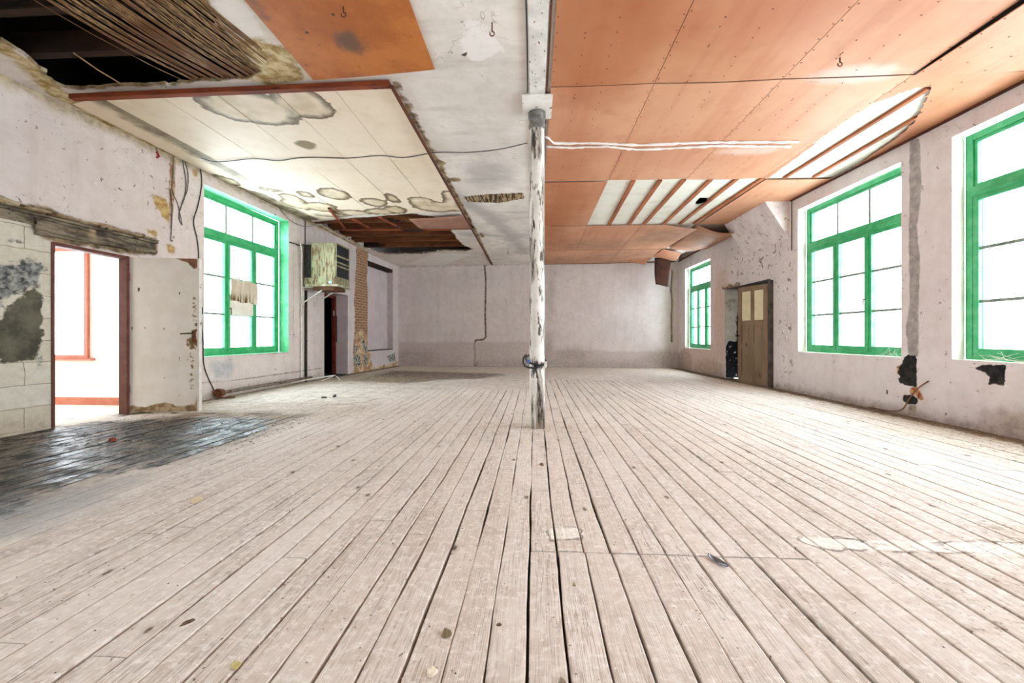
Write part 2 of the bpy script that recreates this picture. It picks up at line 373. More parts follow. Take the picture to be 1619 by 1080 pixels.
def floor_mat(kind):
    t = NT('floor_' + kind); B = kind == 'boards'
    bid = t.attr('bid'); off = t.n.new('ShaderNodeCombineXYZ'); t.put(off.inputs[2], t.mul(bid, 37.)); va = t.n.new('ShaderNodeVectorMath'); t.put(va.inputs[0], t.co); t.put(va.inputs[1], off.outputs[0]); base = t.co
    t.co = va.outputs[0]
    wv = t.vmap((34, 1.6, 1)); g0 = t.noise(1, 3, .5, wv, 0, .4); g1 = t.noise(1, 7, .65, t.vmap((70, 2.4, 1))); g2 = t.noise(1, 4, .6, t.vmap((210, 6, 1)))
    t.co = base
    big = t.noise(.55, 4, .6); mid = t.noise(6, 6, .65); fine = t.noise(28, 6, .65); worn = t.step(t.noise(1, 4, .6, t.vmap((3.5, .8, 1))), .40, .62)
    c = t.mix(t.step(big, .35, .65), 'd6cbc1', 'e2d8cf')
    c = t.mix(t.mul(bid, .35), c, 'c4b2a3')
    if B:
        # grain: contour lines of a stretched noise, strongest where the paint has worn off
        gl = t.math('PINGPONG', t.mul(g0, 9.), .5); gl = t.step(gl, .05, .16, 1, 0)
        c = t.mix(t.mul(t.mul(gl, worn), .55), c, '7c6657')
        c = t.mix(t.mul(t.step(g1, .52, .72), t.add(.25, t.mul(worn, .45))), c, '967f6f'); c = t.mix(t.mul(t.step(g2, .58, .70), t.add(.15, t.mul(worn, .6))), c, '6d584a')
        c = t.mix(t.mul(t.step(g1, .28, .42, 1, 0), .45), c, 'efe8e1')
    else:
        c = t.mix(t.step(mid, .35, .7, 0, .7), c, 'b8ab9d'); _, bf = t.brick(t.vmap((1, 1, 1), (0, 0, .05)), .95, .62, .012, 'ffffff', 'ffffff', '000000', .2)
        c = t.mix(t.mul(t.mul(bf, t.mask('slab', 3, .1, .05)), .7), c, '57493c')
    c = t.mix(t.mul(t.step(mid, .48, .72), .40), c, 'ab9686')
    c = t.mix(t.mul(t.step(fine, .50, .62), .45), c, 'efe9e3'); c = t.mix(t.mul(t.step(fine, .40, .32), .35), c, 'a08c7e')
    fl = t.noise(1, 4, .55, t.vmap((22, 34, 1))); c = t.mix(t.mul(t.step(fl, .60, .66), .55), c, 'f0eae4')
    sp = t.voro(11, None, 'F1', 'Distance', 1, '2D'); c = t.mix(t.mul(t.mul(t.step(t.add(sp, t.mul(t.noise(40, 2), .04)), .045, .07, 1, 0), .75), t.step(t.noise(2.3, 3), .52, .57)), c, '4d3c31')
    sw = t.noise(1, 4, .6, t.vmap((30, 16, 1))); c = t.mix(t.mul(t.step(sw, .70, .73), .8), c, '5a473a')
    kn = t.voro(1.25, t.vmap((1.5, .8, 1)), 'F1', 'Distance', 1, '2D'); kd = t.add(kn, t.mul(t.math('SUBTRACT', t.noise(18, 4), .5), .03)); kr = t.step(kd, .016, .024, 1, 0)
    c = t.mix(t.mul(t.mul(t.step(kd, .02, .06, 1, 0), .35), 1.), c, '9a8472'); c = t.mix(t.mul(kr, .85), c, t.mix(t.step(t.noise(70, 4), .4, .6), '2d2119', '87725c'))
    c = t.mix(t.mul(t.mask('dust', 4, .5, .5), .35), c, 'c4b29e')
    c = t.mix(t.mul(t.mask('plaster', 9, .05, .015), .95), c, t.mix(t.step(fine, .4, .6), 'f6f2ec', 'e2d8cc'))
    pe = t.math('ABSOLUTE', t.add(t.attr('plaster'), t.mul(t.math('SUBTRACT', t.noise(9, 5, .6), .5), .10))); c = t.mix(t.mul(t.step(pe, .003, .012, 1, 0), t.step(t.noise(5, 4), .42, .55, .0, .75)), c, '6b5646')
    c = t.mix(t.mul(t.mask('brown', 3, .35, .18), .85), c, t.mix(t.step(t.noise(6, 6, .7), .4, .62), '4c3b2d', '988675'))
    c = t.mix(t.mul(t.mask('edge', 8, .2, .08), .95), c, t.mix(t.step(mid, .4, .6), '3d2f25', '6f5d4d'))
    gr = t.mask('grit', 6, .6, .3); gm = t.step(t.noise(32, 5, .65), .55, .62); c = t.mix(t.mul(t.mul(gr, gm), .85), c, '57432f'); c = t.mix(t.mul(gr, .25), c, 'b09878')
    wn = t.noise(1, 7, .72, t.vmap((15, 5, 1))); wsel = t.step(wn, .44, .54); damp = t.mask('wet', 2.5, .45, .25); wet = t.mul(t.mask('wet', 4, .35, .05), t.step(t.noise(1, 6, .7, t.vmap((9, 3.0, 1))), .38, .50))
    c = t.mix(t.mul(damp, .75), c, t.mix(t.step(wn, .35, .6), '352a22', '6d5c4d'))
    c = t.mix(t.mul(wet, .96), c, t.mix(wsel, '120f0d', t.mix(t.step(fine, .4, .6), '3c3631', '2a231d')))
    blue = t.mask('blue', 3, .3, .2); c = t.mix(t.mul(blue, .55), c, '868d94')
    h = t.add(t.add(t.mul(g1, -.8), t.mul(g2, -.6)), t.mul(mid, .7))
    h = t.add(h, t.mul(kr, -.6)); h = t.add(h, t.mul(fine, .25)); t.bump(h, .6, .008)
    r = t.math('SUBTRACT', .72, t.mul(wet, t.step(t.noise(6, 6, .65), .38, .60, .05, .52)))
    return t.out(c, r, .35)

# ------------------------------------------------------------------ floor
def fpoly(*pts): return [onfloor(*p) for p in pts]
F_wet = fpoly((-60, 740), (0, 694), (80, 676), (150, 668), (260, 664), (330, 660), (430, 664), (418, 680), (380, 695), (300, 722), (210, 742), (150, 758), (60, 790), (-60, 830))
F_blue = fpoly((-60, 790), (60, 790), (180, 760), (230, 745), (160, 800), (60, 840), (-60, 890))
F_brown = fpoly((560, 602), (620, 586), (700, 588), (800, 591), (770, 598), (700, 600), (640, 606))
F_brown2 = fpoly((200, 668), (330, 650), (440, 652), (490, 655), (440, 672), (400, 690), (330, 706), (260, 712), (200, 700))
F_pl1 = fpoly((865, 834), (918, 834), (922, 853), (866, 853))
F_pl2 = fpoly((1248, 846), (1320, 850), (1420, 856), (1619, 858), (1700, 860), (1700, 882), (1619, 880), (1400, 870), (1290, 868))
def paint_floor(me):
    P = coords(me)[:, :2]
    setattr_(me, 'wet', umin(sdf(P, F_wet))); setattr_(me, 'blue', umin(sdf(P, F_blue))); setattr_(me, 'brown', umin(sdf(P, F_brown), sdf(P, F_brown2)))
    setattr_(me, 'plaster', umin(sdf(P, F_pl1), sdf(P, F_pl2)))
    setattr_(me, 'dust', umin(sdell(P, (0, 12.2), 6, 1.6), sdline(P, [(-5.1, 7.5), (-4.4, 9.5)], .5)))
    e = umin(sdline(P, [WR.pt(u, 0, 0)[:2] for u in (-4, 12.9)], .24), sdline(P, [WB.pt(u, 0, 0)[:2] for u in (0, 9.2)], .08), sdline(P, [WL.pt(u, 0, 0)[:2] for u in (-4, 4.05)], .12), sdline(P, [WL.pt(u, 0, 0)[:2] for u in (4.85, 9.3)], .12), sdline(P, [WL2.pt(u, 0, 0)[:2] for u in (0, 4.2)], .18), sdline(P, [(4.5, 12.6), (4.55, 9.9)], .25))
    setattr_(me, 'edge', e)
    setattr_(me, 'grit', umin(sdell(P, (3.1, 1.9), 1.2, .55, .3), sdell(P, (4.3, 4.3), .5, 1.4), sdell(P, (2.1, 1.4), .5, .3), sdell(P, (-3.6, 9.2), 1.2, .7), sdell(P, (-3.4, 5.2), 1.2, .8), sdell(P, (-.05, 4.4), .35, .12)))
def board_end(x):
    if x < -2.3: return 5.02 + max(0, x + 3.3) * .9
    if x < -.05: return 7.65 + max(0, -1.6 - x) * -1.6
    return 9.45
def make_floor():
    rnd = random.Random(3); V = []; Fc = []; bid = []
    bw = .125; x = -5.52; st = .07; k = 0
    while x < 4.9:
        x1 = x + bw; xm = (x + x1) / 2; yend = board_end(xm)
        # butt joints
        cuts = [-4.0]
        y = -4.0 + rnd.uniform(1, 3)
        if -.05 < xm < 1.25: cuts += [-1.1 + rnd.uniform(-.4, .4), 1.86]; y = 1.86 + rnd.uniform(2, 4.2)
        while y < yend - .8: cuts.append(y); y += rnd.choice([2.4, 3.0, 3.6, 4.2]) + rnd.uniform(-.2, .2)
        cuts.append(yend + rnd.uniform(-.12, .12))
        ga = rnd.choice([.0015, .002, .003, .0035]); gb = rnd.choice([.0015, .002, .003, .0045]); ph = rnd.uniform(0, 99)
        for ci in range(len(cuts) - 1):
            e_ = .006 if (-.05 < xm < 1.25) else .002
            y0, y1 = cuts[ci] + e_, cuts[ci + 1] - e_
            n = max(2, int((y1 - y0) / st)); b = rnd.random(); dz = rnd.uniform(-.0025, .0015); n0 = len(V)
            sh0 = rnd.uniform(-.003, .003); pa, pb = rnd.uniform(0, 9), rnd.uniform(0, 9)
            for i in range(n + 1):
                y = y0 + (y1 - y0) * i / n
                shift = sh0 + .0022 * math.sin(y * 2.3 + pa) + .0013 * math.sin(y * 7.1 + pb)
                w1 = ga + max(0, math.sin(y * 1.7 + ph) * math.sin(y * 5.1 + ph * 2)) * .0045 + rnd.uniform(0, .0024)
                w2 = gb + max(0, math.sin(y * 1.3 + ph * 3) * math.sin(y * 4.3 + ph)) * .0045 + rnd.uniform(0, .0024)
                for (xx, zz) in ((x + w1 + shift, -.03), (x + w1 + shift, dz - .002), (x + w1 + .004 + shift, dz), (x + .042, dz + .0008), (x + .083, dz + .0008), (x1 - w2 - .004 + shift, dz), (x1 - w2 + shift, dz - .002), (x1 - w2 + shift, -.03)):
                    V.append((xx, y, zz)); bid.append(b)
            for i in range(n):
                for j in range(7):
                    a = n0 + i * 8 + j; Fc.append((a, a + 1, a + 9, a + 8))
            Fc.append(tuple(n0 + j for j in range(8))); Fc.append(tuple(n0 + n * 8 + j for j in range(8))[::-1])
        x = x1; k += 1
    me = bpy.data.meshes.new('floor'); me.from_pydata(V, [], Fc)
    bm = bmesh.new(); bm.from_mesh(me)
    for f in bm.faces:
        if f.normal.z < 0 and abs(f.normal.z) > .3: f.normal_flip()
    bm.to_mesh(me); bm.free()
    setattr_(me, 'bid', bid); paint_floor(me)
    o = link('floor', me, floor_mat('boards')); o['kind'] = 'structure'; o['label'] = 'worn whitewashed floorboards running away from the camera'
    MB().box(-5.6, 4.95, -4.05, 13.6, -.06, -.03).build('subfloor', simple('gap_shade_subfloor', '2a1f18', '3d2d22', 9, .9), o)  # dark subfloor colour provides the shading of the board gaps
    # worn screed and slabs beyond the boards
    xs = np.arange(-5.3, 4.81, .07); ys = np.arange(5.0, 13.56, .07); V = []; Fc = []; nx = len(xs)
    for y in ys:
        for x in xs: V.append((x, y, -.0035))
    for j in range(len(ys) - 1):
        for i in range(nx - 1):
            if ys[j] + .07 > min(board_end(xs[i] - .07), board_end(xs[i] + .10)) - .16: Fc.append((j * nx + i, j * nx + i + 1, (j + 1) * nx + i + 1, (j + 1) * nx + i))
    me = bpy.data.meshes.new('screed'); me.from_pydata(V, [], Fc); P = coords(me)[:, :2]
    rr = np.random.RandomState(4); setattr_(me, 'bid', np.full(len(P), .25)); paint_floor(me)
    setattr_(me, 'slab', umin(sdf(P, [(-5.2, 5), (-2.2, 5), (-1.6, 8.3), (-5.2, 8.6)])))
    s = link('floor_screed', me, floor_mat('screed'), o); s['label'] = 'dusty worn screed beyond the boards'
    return o
make_floor()

# ------------------------------------------------------------------ walls
LIL1, LIL2 = 'd9ccc8', 'cdbfbc'
def wp(W, *pts): return [W.uz(*p) for p in pts]
L_tan = [wp(WL, (241, 308), (262, 315), (270, 335), (268, 355), (256, 342), (246, 325)), wp(WL, (230, 362), (248, 365), (246, 376), (234, 370)), wp(WL, (305, 268), (312, 270), (310, 279), (305, 277)), wp(WL, (262, 385), (280, 392), (276, 401), (266, 398)), wp(WL, (0, 60), (20, 80), (38, 97), (92, 135), (106, 160), (70, 150), (34, 120), (0, 95))]
L_duct = [wp(WL, (270, 232), (278, 236), (277, 300), (272, 350), (269, 380), (267, 300))]
L_blue = [wp(WL, (332, 575), (362, 568), (372, 580), (362, 596), (340, 598))]
L_band = [wp(WL, (-60, 300), (20, 318), (70, 326), (130, 350), (200, 365), (248, 376), (248, 384), (140, 362), (60, 343), (0, 330), (-60, 320))]
L_band += [wp(WL, (60, 362), (150, 372), (248, 382), (248, 404), (204, 402), (82, 382), (60, 374))]  # recess shade under the lip painted in with the brown band
L_top = [[(-4, 3.52), (4, 3.50), (6, 3.53), (9.3, 3.53), (9.3, 3.8), (-4, 3.8)]]
BLOCKZ = 2.02
L_dark = [wp(WL, (-60, 575), (0, 568), (10, 572), (45, 572), (62, 560), (68, 530), (66, 500), (66, 470), (55, 455), (35, 465), (10, 490), (0, 505), (-60, 520))]
L_ink = [wp(WL, (-40, 420), (10, 415), (66, 412), (68, 430), (60, 452), (30, 462), (0, 480), (-40, 490)), wp(WL, (12, 381), (42, 380), (42, 388), (14, 386)), wp(WL, (58, 565), (68, 565), (65, 590), (60, 585))]
def pL(L): return lambda P: umin(*[sdf(P, p) for p in L]) if L else far(P)
def blocks(P):
    # mortar joints of the exposed blockwork beside the doorway
    d = far(P); rows = [0, .22, .45, .68, .9, 1.13, 1.36, 1.58, 1.8, 2.02]
    ls = []
    for i, z in enumerate(rows):
        ls.append([(2.0, z), (4.02, z)])
        if i < 9:
            for q in range(5): x = 2.35 + q * .42 + (i % 2) * .21; ls.append([(x, z), (x, z + .22)])
    d = umin(*[sdline(P, l, 0) for l in ls if l[0][0] < 4.0]); return np.where((P[:, 1] < BLOCKZ + .05) & (P[:, 0] < 4.04) & (P[:, 0] > 1.9), d, 3.)
M_wallL = wall_mat('left_wall_plaster', 'dcd1cb', 'd3c6c0', [
    ('block', 'e6e1d6', 'cfc6b2', 3, .01, .01), ('joint', '8f8470', 'a89c88', 6, .004, .006, .8), ('ink', '2f3238', '9a9a94', 9, .12, .02, .95, 14), ('darkp', '47433a', '6b6655', 9, .10, .012, 1, 3),
    ('tan', '9c7a45', 'c6a874', 9, .06, .02), ('duct', '8a5a3c', 'b9a48c', 9, .03, .01), ('blue', 'a4a7ab', 'b8b9bb', 5, .08, .06, .8),
    ('band', '5f4c3a', '9c8668', 7, .05, .02), ('topd', 'b9a884', '8d7a58', 4, .14, .06, .75), ('line', '5d4c40', '8d7c6c', 9, .02, .012, .8), ('basep', 'b8a795', '9a8672', 5, .12, .08, .6)])
paintL = {'block': lambda P: umin(sdf(P, [(1.9, -.1), (4.1, -.1), (4.1, BLOCKZ), (3.9, BLOCKZ + .12), (3.6, BLOCKZ + .22), (1.9, BLOCKZ + .3)])), 'joint': far, 'ink': pL(L_ink), 'darkp': pL(L_dark), 'tan': pL(L_tan), 'duct': pL(L_duct), 'blue': pL(L_blue), 'band': pL(L_band), 'topd': pL(L_top),
          'line': lambda P: umin(sdline(P, [(5.9, .27), (7.0, .24), (9.2, .24)], .012), sdline(P, [WL.uz(*p) for p in ((463, 380), (464, 470), (463, 560))], .008), sdline(P, [(6.0, .69), (8.0, .66)], .008)),
          'basep': lambda P: umin(sdline(P, [(4.9, 0), (9.3, 0)], .10), sdline(P, [(1.9, 0), (4.0, 0)], .12))}
M_revL = simple('green_reveal_paint', '4fb57c', '6cc592', 6, .5, .15)
M_revW = simple('white_reveal_plaster', 'f0ece6', 'e2dbd2', 6, .8, .3, (1, 1, 1), ('6b5a4a', 22, .68))
M_revDoor = simple('brown_jamb', '8a5a48', '9a6a58', 8, .6, .2)
LWIN = (5.98, 8.01, .68, 3.39)
wl = grid_wall('wall_left', WL, -4.05, 9.32, 4.2, [LWIN + (.21, M_revL), (4.05, 4.85, 0, 2.03, .11, M_revW), (-2.6, -.6, .68, 3.3, .21, M_revL)], M_wallL, paintL)
window(1, WL, *LWIN[:2], LWIN[2], LWIN[3], 2.72, .21, 'green casement window beside the wall cooler on the left wall')
window(5, WL, -2.6, -.6, .68, 3.3, 2.66, .21, 'green window added for daylight in the left wall behind the viewpoint')  # window added out of view to let in more daylight

# left wall beyond the cooler
W2_brick = [wp(WL2, (563, 380), (582, 400), (580, 440), (583, 480), (581, 530), (585, 560), (590, 588), (560, 592), (558, 560), (561, 520), (560, 470), (563, 420))]
W2_tan = [wp(WL2, (553, 594), (600, 588), (634, 577), (634, 570), (600, 580), (556, 588)), wp(WL2, (562, 528), (572, 520), (580, 532), (590, 590), (568, 590), (560, 575))]
W2_ink = [wp(WL2, (560, 545), (566, 547), (564, 560), (562, 562)), wp(WL2, (571, 530), (576, 540), (581, 548), (580, 560), (574, 550)), wp(WL2, (612, 563), (624, 558), (626, 570), (616, 572)), wp(WL2, (558, 566), (568, 560), (572, 575), (566, 582)), wp(WL2, (574, 562), (580, 560), (582, 574), (577, 578))]
def brickmat():
    t = NT('far_left_wall_plaster'); big = t.noise(1, 5); mid = t.noise(6, 6, .65)
    c = t.mix(t.step(big, .35, .65), 'dbd1ce', 'd0c3c1'); c = t.mul_col(t.step(mid, .3, .8, 0, .3), c, 'd8cdc4')
    br = t.n.new('ShaderNodeTexBrick'); t.put(br.inputs[0], t.vmap((1, 1, 1), (PI / 2, 0, 0))); br.inputs['Scale'].default_value = 1
    br.inputs['Brick Width'].default_value = .22; br.inputs['Row Height'].default_value = .075; br.inputs['Mortar Size'].default_value = .012
    br.inputs['Color1'].default_value = lin('a2795e'); br.inputs['Color2'].default_value = lin('8a6049'); br.inputs['Mortar'].default_value = lin('bfa382'); br.inputs['Mortar Smooth'].default_value = .4
    bc = t.mix(t.step(t.noise(1, 7, .75, t.vmap((9, 9, 16))), .50, .60), br.outputs[0], t.mix(t.step(t.noise(30, 4), .4, .6), '5a3c2c', 'c7a888'))
    m = t.mask('brick', 7, .13, .015); c = t.mix(m, c, bc)
    m2 = t.mask('tan', 6, .08, .03); c = t.mix(m2, c, t.mix(t.step(mid, .4, .6), 'd6bc98', 'a88060'))
    c = t.mix(t.mask('ink', 14, .09, .015), c, t.mix(t.step(t.noise(16, 5, .7), .45, .55), '3d4038', 'b9b9ae'))
    t.bump(t.add(t.mul(m, -1), t.mul(mid, .4)), .5, .015); return t.out(c, .85, .2)
NICHE = (2.08, 3.74, .58, 3.22)
DB = (0.02, 1.04, 0, 2.09)
wl2 = grid_wall('wall_left_far', WL2, 0, WL2.len, 4.2, [DB + (.42, simple('lilac_jamb', 'cfc0c2', 'c4b4b6', 4, .8, .3, (1, 1, 1), ('6b5a55', 9, .7))), NICHE + (.2, simple('niche_reveal', 'c6b8b8', 'b8aaaa', 4, .8))], brickmat(), {'brick': pL(W2_brick), 'tan': pL(W2_tan), 'ink': pL(W2_ink)})
MB().quad((NICHE[0], .2, NICHE[2]), (NICHE[1], .2, NICHE[2]), (NICHE[1], .2, NICHE[3]), (NICHE[0], .2, NICHE[3])).build('niche_back', simple('niche_plaster', 'd3c7c7', 'cabcbc', 3, .85, .2, (1, 1, 1), ('7b6a66', 10, .72)), wl2, None, fix=False)
MB().box(NICHE[0] - .02, NICHE[1], .01, .19, NICHE[3] - .10, NICHE[3]).build('lintel', M_joist, wl2)
MB().box(NICHE[0], NICHE[1], -.004, .19, NICHE[2] - .015, NICHE[2] + .006).build('niche_sill', M_dark, wl2)

# back wall
B_pipe = [WB.uz(*p) for p in [(766, 420), (768, 440), (767, 500), (768, 533), (764, 537), (752, 538), (750, 545), (751, 560), (750, 578)]]
B_tan = [wp(WB, (755, 540), (780, 540), (782, 566), (758, 566)), wp(WB, (1060, 425), (1066, 425), (1066, 470), (1063, 530), (1059, 530), (1060, 470))]
M_wallB = wall_mat('back_wall_plaster', 'ded2cf', 'd5c9c6', [('chase', '4f4238', '8c7b6c', 12, .02, .008), ('tan', 'cdbfae', 'c6b6a4', 4, .05, .03, .6), ('dim', 'b3a19c', 'c1b1ac', 2, .1, .05, .6), ('smudge', '8f8178', 'ab9d94', 3, .2, .15, .5), ('topl', '5a4a40', '8c7b70', 9, .02, .01, .8)], .68)
wb = grid_wall('wall_back', WB, 0, WB.len, 4.2, [], M_wallB, {
    'chase': lambda P: umin(sdline(P, B_pipe, .03), sdline(P, [WB.uz(1064, 430), WB.uz(1060, 455), WB.uz(1064, 480), WB.uz(1061, 500), WB.uz(1062, 540)], .03), sdell(P, WB.uz(752, 576), .09, .07)), 'tan': pL(B_tan),
    'dim': lambda P: umin(sdf(P, [(0, .0), (WB.len, 0), (WB.len, .5), (5.3, .55), (5.2, .8), (0, .82)])),
    'smudge': lambda P: umin(sdell(P, WB.uz(868, 545), .18, .45), sdell(P, WB.uz(905, 560), .5, .25), sdell(P, (.6, .25), .8, .3), sdell(P, WB.uz(870, 470), .12, .8), sdell(P, (8.9, .3), .7, .3), sdell(P, (5, .1), 3.5, .12)),
    'topl': lambda P: umin(sdline(P, [(0, 3.38), (WB.len, 3.38)], .015))}, cell=.035)

# right wall
R_chase = [wp(WR, (1438, 222), (1454, 218), (1457, 300), (1450, 360), (1455, 410), (1452, 470), (1452, 565), (1436, 563), (1432, 520), (1438, 480), (1437, 400))]
R_black = [wp(WR, (1432, 562), (1449, 561), (1449, 585), (1450, 612), (1440, 611), (1424, 606), (1418, 599), (1424, 596), (1419, 588), (1424, 577)),
           wp(WR, (1428, 625), (1437, 623), (1446, 626), (1453, 632), (1449, 640), (1436, 640), (1426, 632)),
           wp(WR, (1542, 579), (1565, 577), (1590, 578), (1588, 590), (1590, 604), (1585, 610), (1570, 607), (1562, 611), (1565, 598), (1560, 590), (1550, 586)),
           wp(WR, (1402, 615), (1405, 616), (1404, 626), (1401, 624)), wp(WR, (1525, 578), (1543, 579), (1552, 592), (1545, 584))]
R_rust = [wp(WR, (1438, 612), (1449, 611), (1458, 622), (1461, 630), (1455, 634), (1447, 624), (1439, 626)), wp(WR, (1417, 580), (1427, 578), (1428, 592), (1419, 592))]
R_grey = [wp(WR, (1436, 640), (1449, 640), (1449, 658), (1437, 656))]
R_rough = [wp(WR, (1150, 345), (1200, 360), (1250, 380), (1262, 420), (1262, 600), (1232, 604), (1226, 560), (1226, 470), (1215, 440), (1150, 450))]
R_pale = [wp(WR, (1195, 325), (1262, 325), (1262, 400), (1240, 380), (1215, 375))]
M_wallR = wall_mat('right_wall_plaster', 'dfd8d7', 'd5cdcc', [('chase', '8f8987', 'aba39e', 9, .03, .01), ('rust', '8a3a22', 'c79a6a', 12, .04, .01), ('greyp', '8c8073', 'b5a898', 9, .03, .02), ('black', '17181a', '33322f', 12, .035, .006, 1, 9),
    ('chips', '6b5a50', '8c7c70', 11, .0, .01, .0), ('basep', '7f6c5c', 'ab998b', 6, .13, .08, .7), ('ochre', 'b89a84', 'c9ac98', 3, .15, .15, .6), ('topl', '5a4238', '7c6458', 9, .04, .015, .8)], .665)
# flaked plaster between the doorway and the middle window
def add_chips(m):
    t = NT.__new__(NT); t.m = m; t.t = m.node_tree; t.n = t.t.nodes; t.b = t.n['Principled BSDF']
    t.tc = t.n.new('ShaderNodeTexCoord'); t.co = t.tc.outputs['Object']
    old = t.b.inputs['Base Color'].links[0].from_socket
    k = t.noise(1, 5, .55, t.vmap((9, 9, 7), (0, .6, 0)), 0, 1.2); z = t.step(t.attr('chips'), -.3, .05, 1, 0)
    c = t.mix(t.mul(t.mul(t.step(k, .575, .605), z), .85), old, '6e5c50'); c = t.mix(t.mul(t.mul(t.step(k, .55, .59), t.math('SUBTRACT', 1., t.step(k, .6, .61))), z), c, 'efe8e2')
    t.put(t.b.inputs['Base Color'], c)
add_chips(M_wallR)
RW = [(2.82, 4.77, .74, 3.25), (5.38, 7.32, .73, 3.24), (10.69, 12.35, .66, 3.04), (.28, 2.25, .74, 3.25), (-2.3, -.3, .74, 3.25)]  # last two windows are unseen, added for more daylight
RD_ = (8.12, 9.92, 0, 2.14)
def seg_top(P): return umin(sdline(P, [(-4, 3.49), (9.5, 3.49)], .012), sdline(P, [(9.5, 3.47), (12.9, 3.38)], .02))
M_revBlk = None
wr = grid_wall('wall_right', WR, -4.05, WR.len, 4.2, [w + (.14, M_revW) for w in RW] + [RD_ + (.34, simple('bare_jamb_side', '3a3632', '55504a', 6, .8))], M_wallR, {
    'chase': pL(R_chase), 'rust': pL(R_rust), 'greyp': pL(R_grey), 'black': pL(R_black), 'chips': pL(R_rough),
    'basep': lambda P: umin(sdline(P, [(-4, 0), (12.9, 0)], .08), sdell(P, (3.6, .05), .9, .3), sdell(P, (10.8, .15), .8, .25), sdell(P, (12.4, .2), .6, .4)),
    'ochre': lambda P: umin(sdell(P, (11.2, .45), 1.2, .5), sdell(P, (10.1, 1.4), .5, 1.2)), 'topl': seg_top})
names = ['green casement window at the right edge of the picture, nearest on the right wall', 'green casement window in the middle of the right wall beside the grey plaster chase', 'small green window in the right wall beside the far corner', 'green window added for daylight in the right wall beside the viewpoint', 'green window added for daylight in the right wall behind the viewpoint']
for i, w in enumerate(RW):
    window((2, 3, 4, 6, 7)[i], WR, w[0], w[1], w[2], w[3], [2.6, 2.56, 2.42, 2.6, 2.6][i], .14, names[i])
# front wall behind the viewpoint
grid_wall('wall_front', WF, 0, WF.len, 4.2, [], M_wallR, {k: far for k in ('chase', 'rust', 'greyp', 'black', 'chips', 'basep', 'ochre', 'topl')}, cell=.3)

# ------------------------------------------------------------------ ceiling
def cp(*pts): return [onceil(*p) for p in pts]
H1 = rough(cp((-160, -40), (-160, 30), (0, 62), (38, 88), (90, 137), (130, 139), (250, 134), (330, 128), (395, 122), (415, 112), (372, 70), (340, 30), (322, 0), (310, -60), (250, -160), (0, -200)), .02, .08, 2)
H2 = rough(cp((505, 350), (560, 345), (650, 338), (740, 350), (752, 362), (712, 362), (722, 378), (733, 388), (748, 394), (735, 397), (700, 396), (672, 401), (610, 402), (575, 392), (540, 372), (512, 357)), .02, .08, 5)
H3 = rough(cp((1098, 322), (1107, 312), (1122, 313), (1115, 322), (1103, 325)), .008, .05, 6)
H4 = rough(cp((1070, 405), (1085, 398), (1115, 399), (1095, 408), (1072, 412)), .01, .05, 8)
REED2 = cp((731, 311), (770, 307), (828, 305), (828, 314), (790, 321), (740, 319))
HOLES = [H1, H2, H3, H4]
def cut_grid(xs, ys, zf, holes, thick=.03, keep=None):
    V = np.array([(x, y) for y in ys for x in xs]); nx = len(xs); cell = xs[1] - xs[0]
    sd = np.full(len(V), 9.)
    for h in holes:
        d = sdf(V, h); m = np.abs(d) < cell * .55
        if m.any():
            e = 1e-3; gx = (sdf(V[m] + (e, 0), h) - sdf(V[m] - (e, 0), h)) / (2 * e); gy = (sdf(V[m] + (0, e), h) - sdf(V[m] - (0, e), h)) / (2 * e)
            V[m] = V[m] - np.stack([gx, gy], 1) * d[m][:, None]; d[m] = 0
        sd = np.minimum(sd, d)
    Fc = []
    for j in range(len(ys) - 1):
        for i in range(nx - 1):
            q = (j * nx + i, j * nx + i + 1, (j + 1) * nx + i + 1, (j + 1) * nx + i)
            if sum(sd[k] for k in q) < -1e-4: continue
            Fc.append(q[::-1])
    VV = [(p[0], p[1], zf(p[0], p[1])) for p in V]
    bm = bmesh.new(); bv = [bm.verts.new(p) for p in VV]
    for q in Fc: bm.faces.new([bv[k] for k in q])
    bmesh.ops.delete(bm, geom=[v for v in bm.verts if not v.link_faces], context='VERTS')
    be = [e for e in bm.edges if len(e.link_faces) == 1]
    r = bmesh.ops.extrude_edge_only(bm, edges=be)
    for v in [g for g in r['geom'] if isinstance(g, bmesh.types.BMVert)]: v.co.z += thick
    return bm
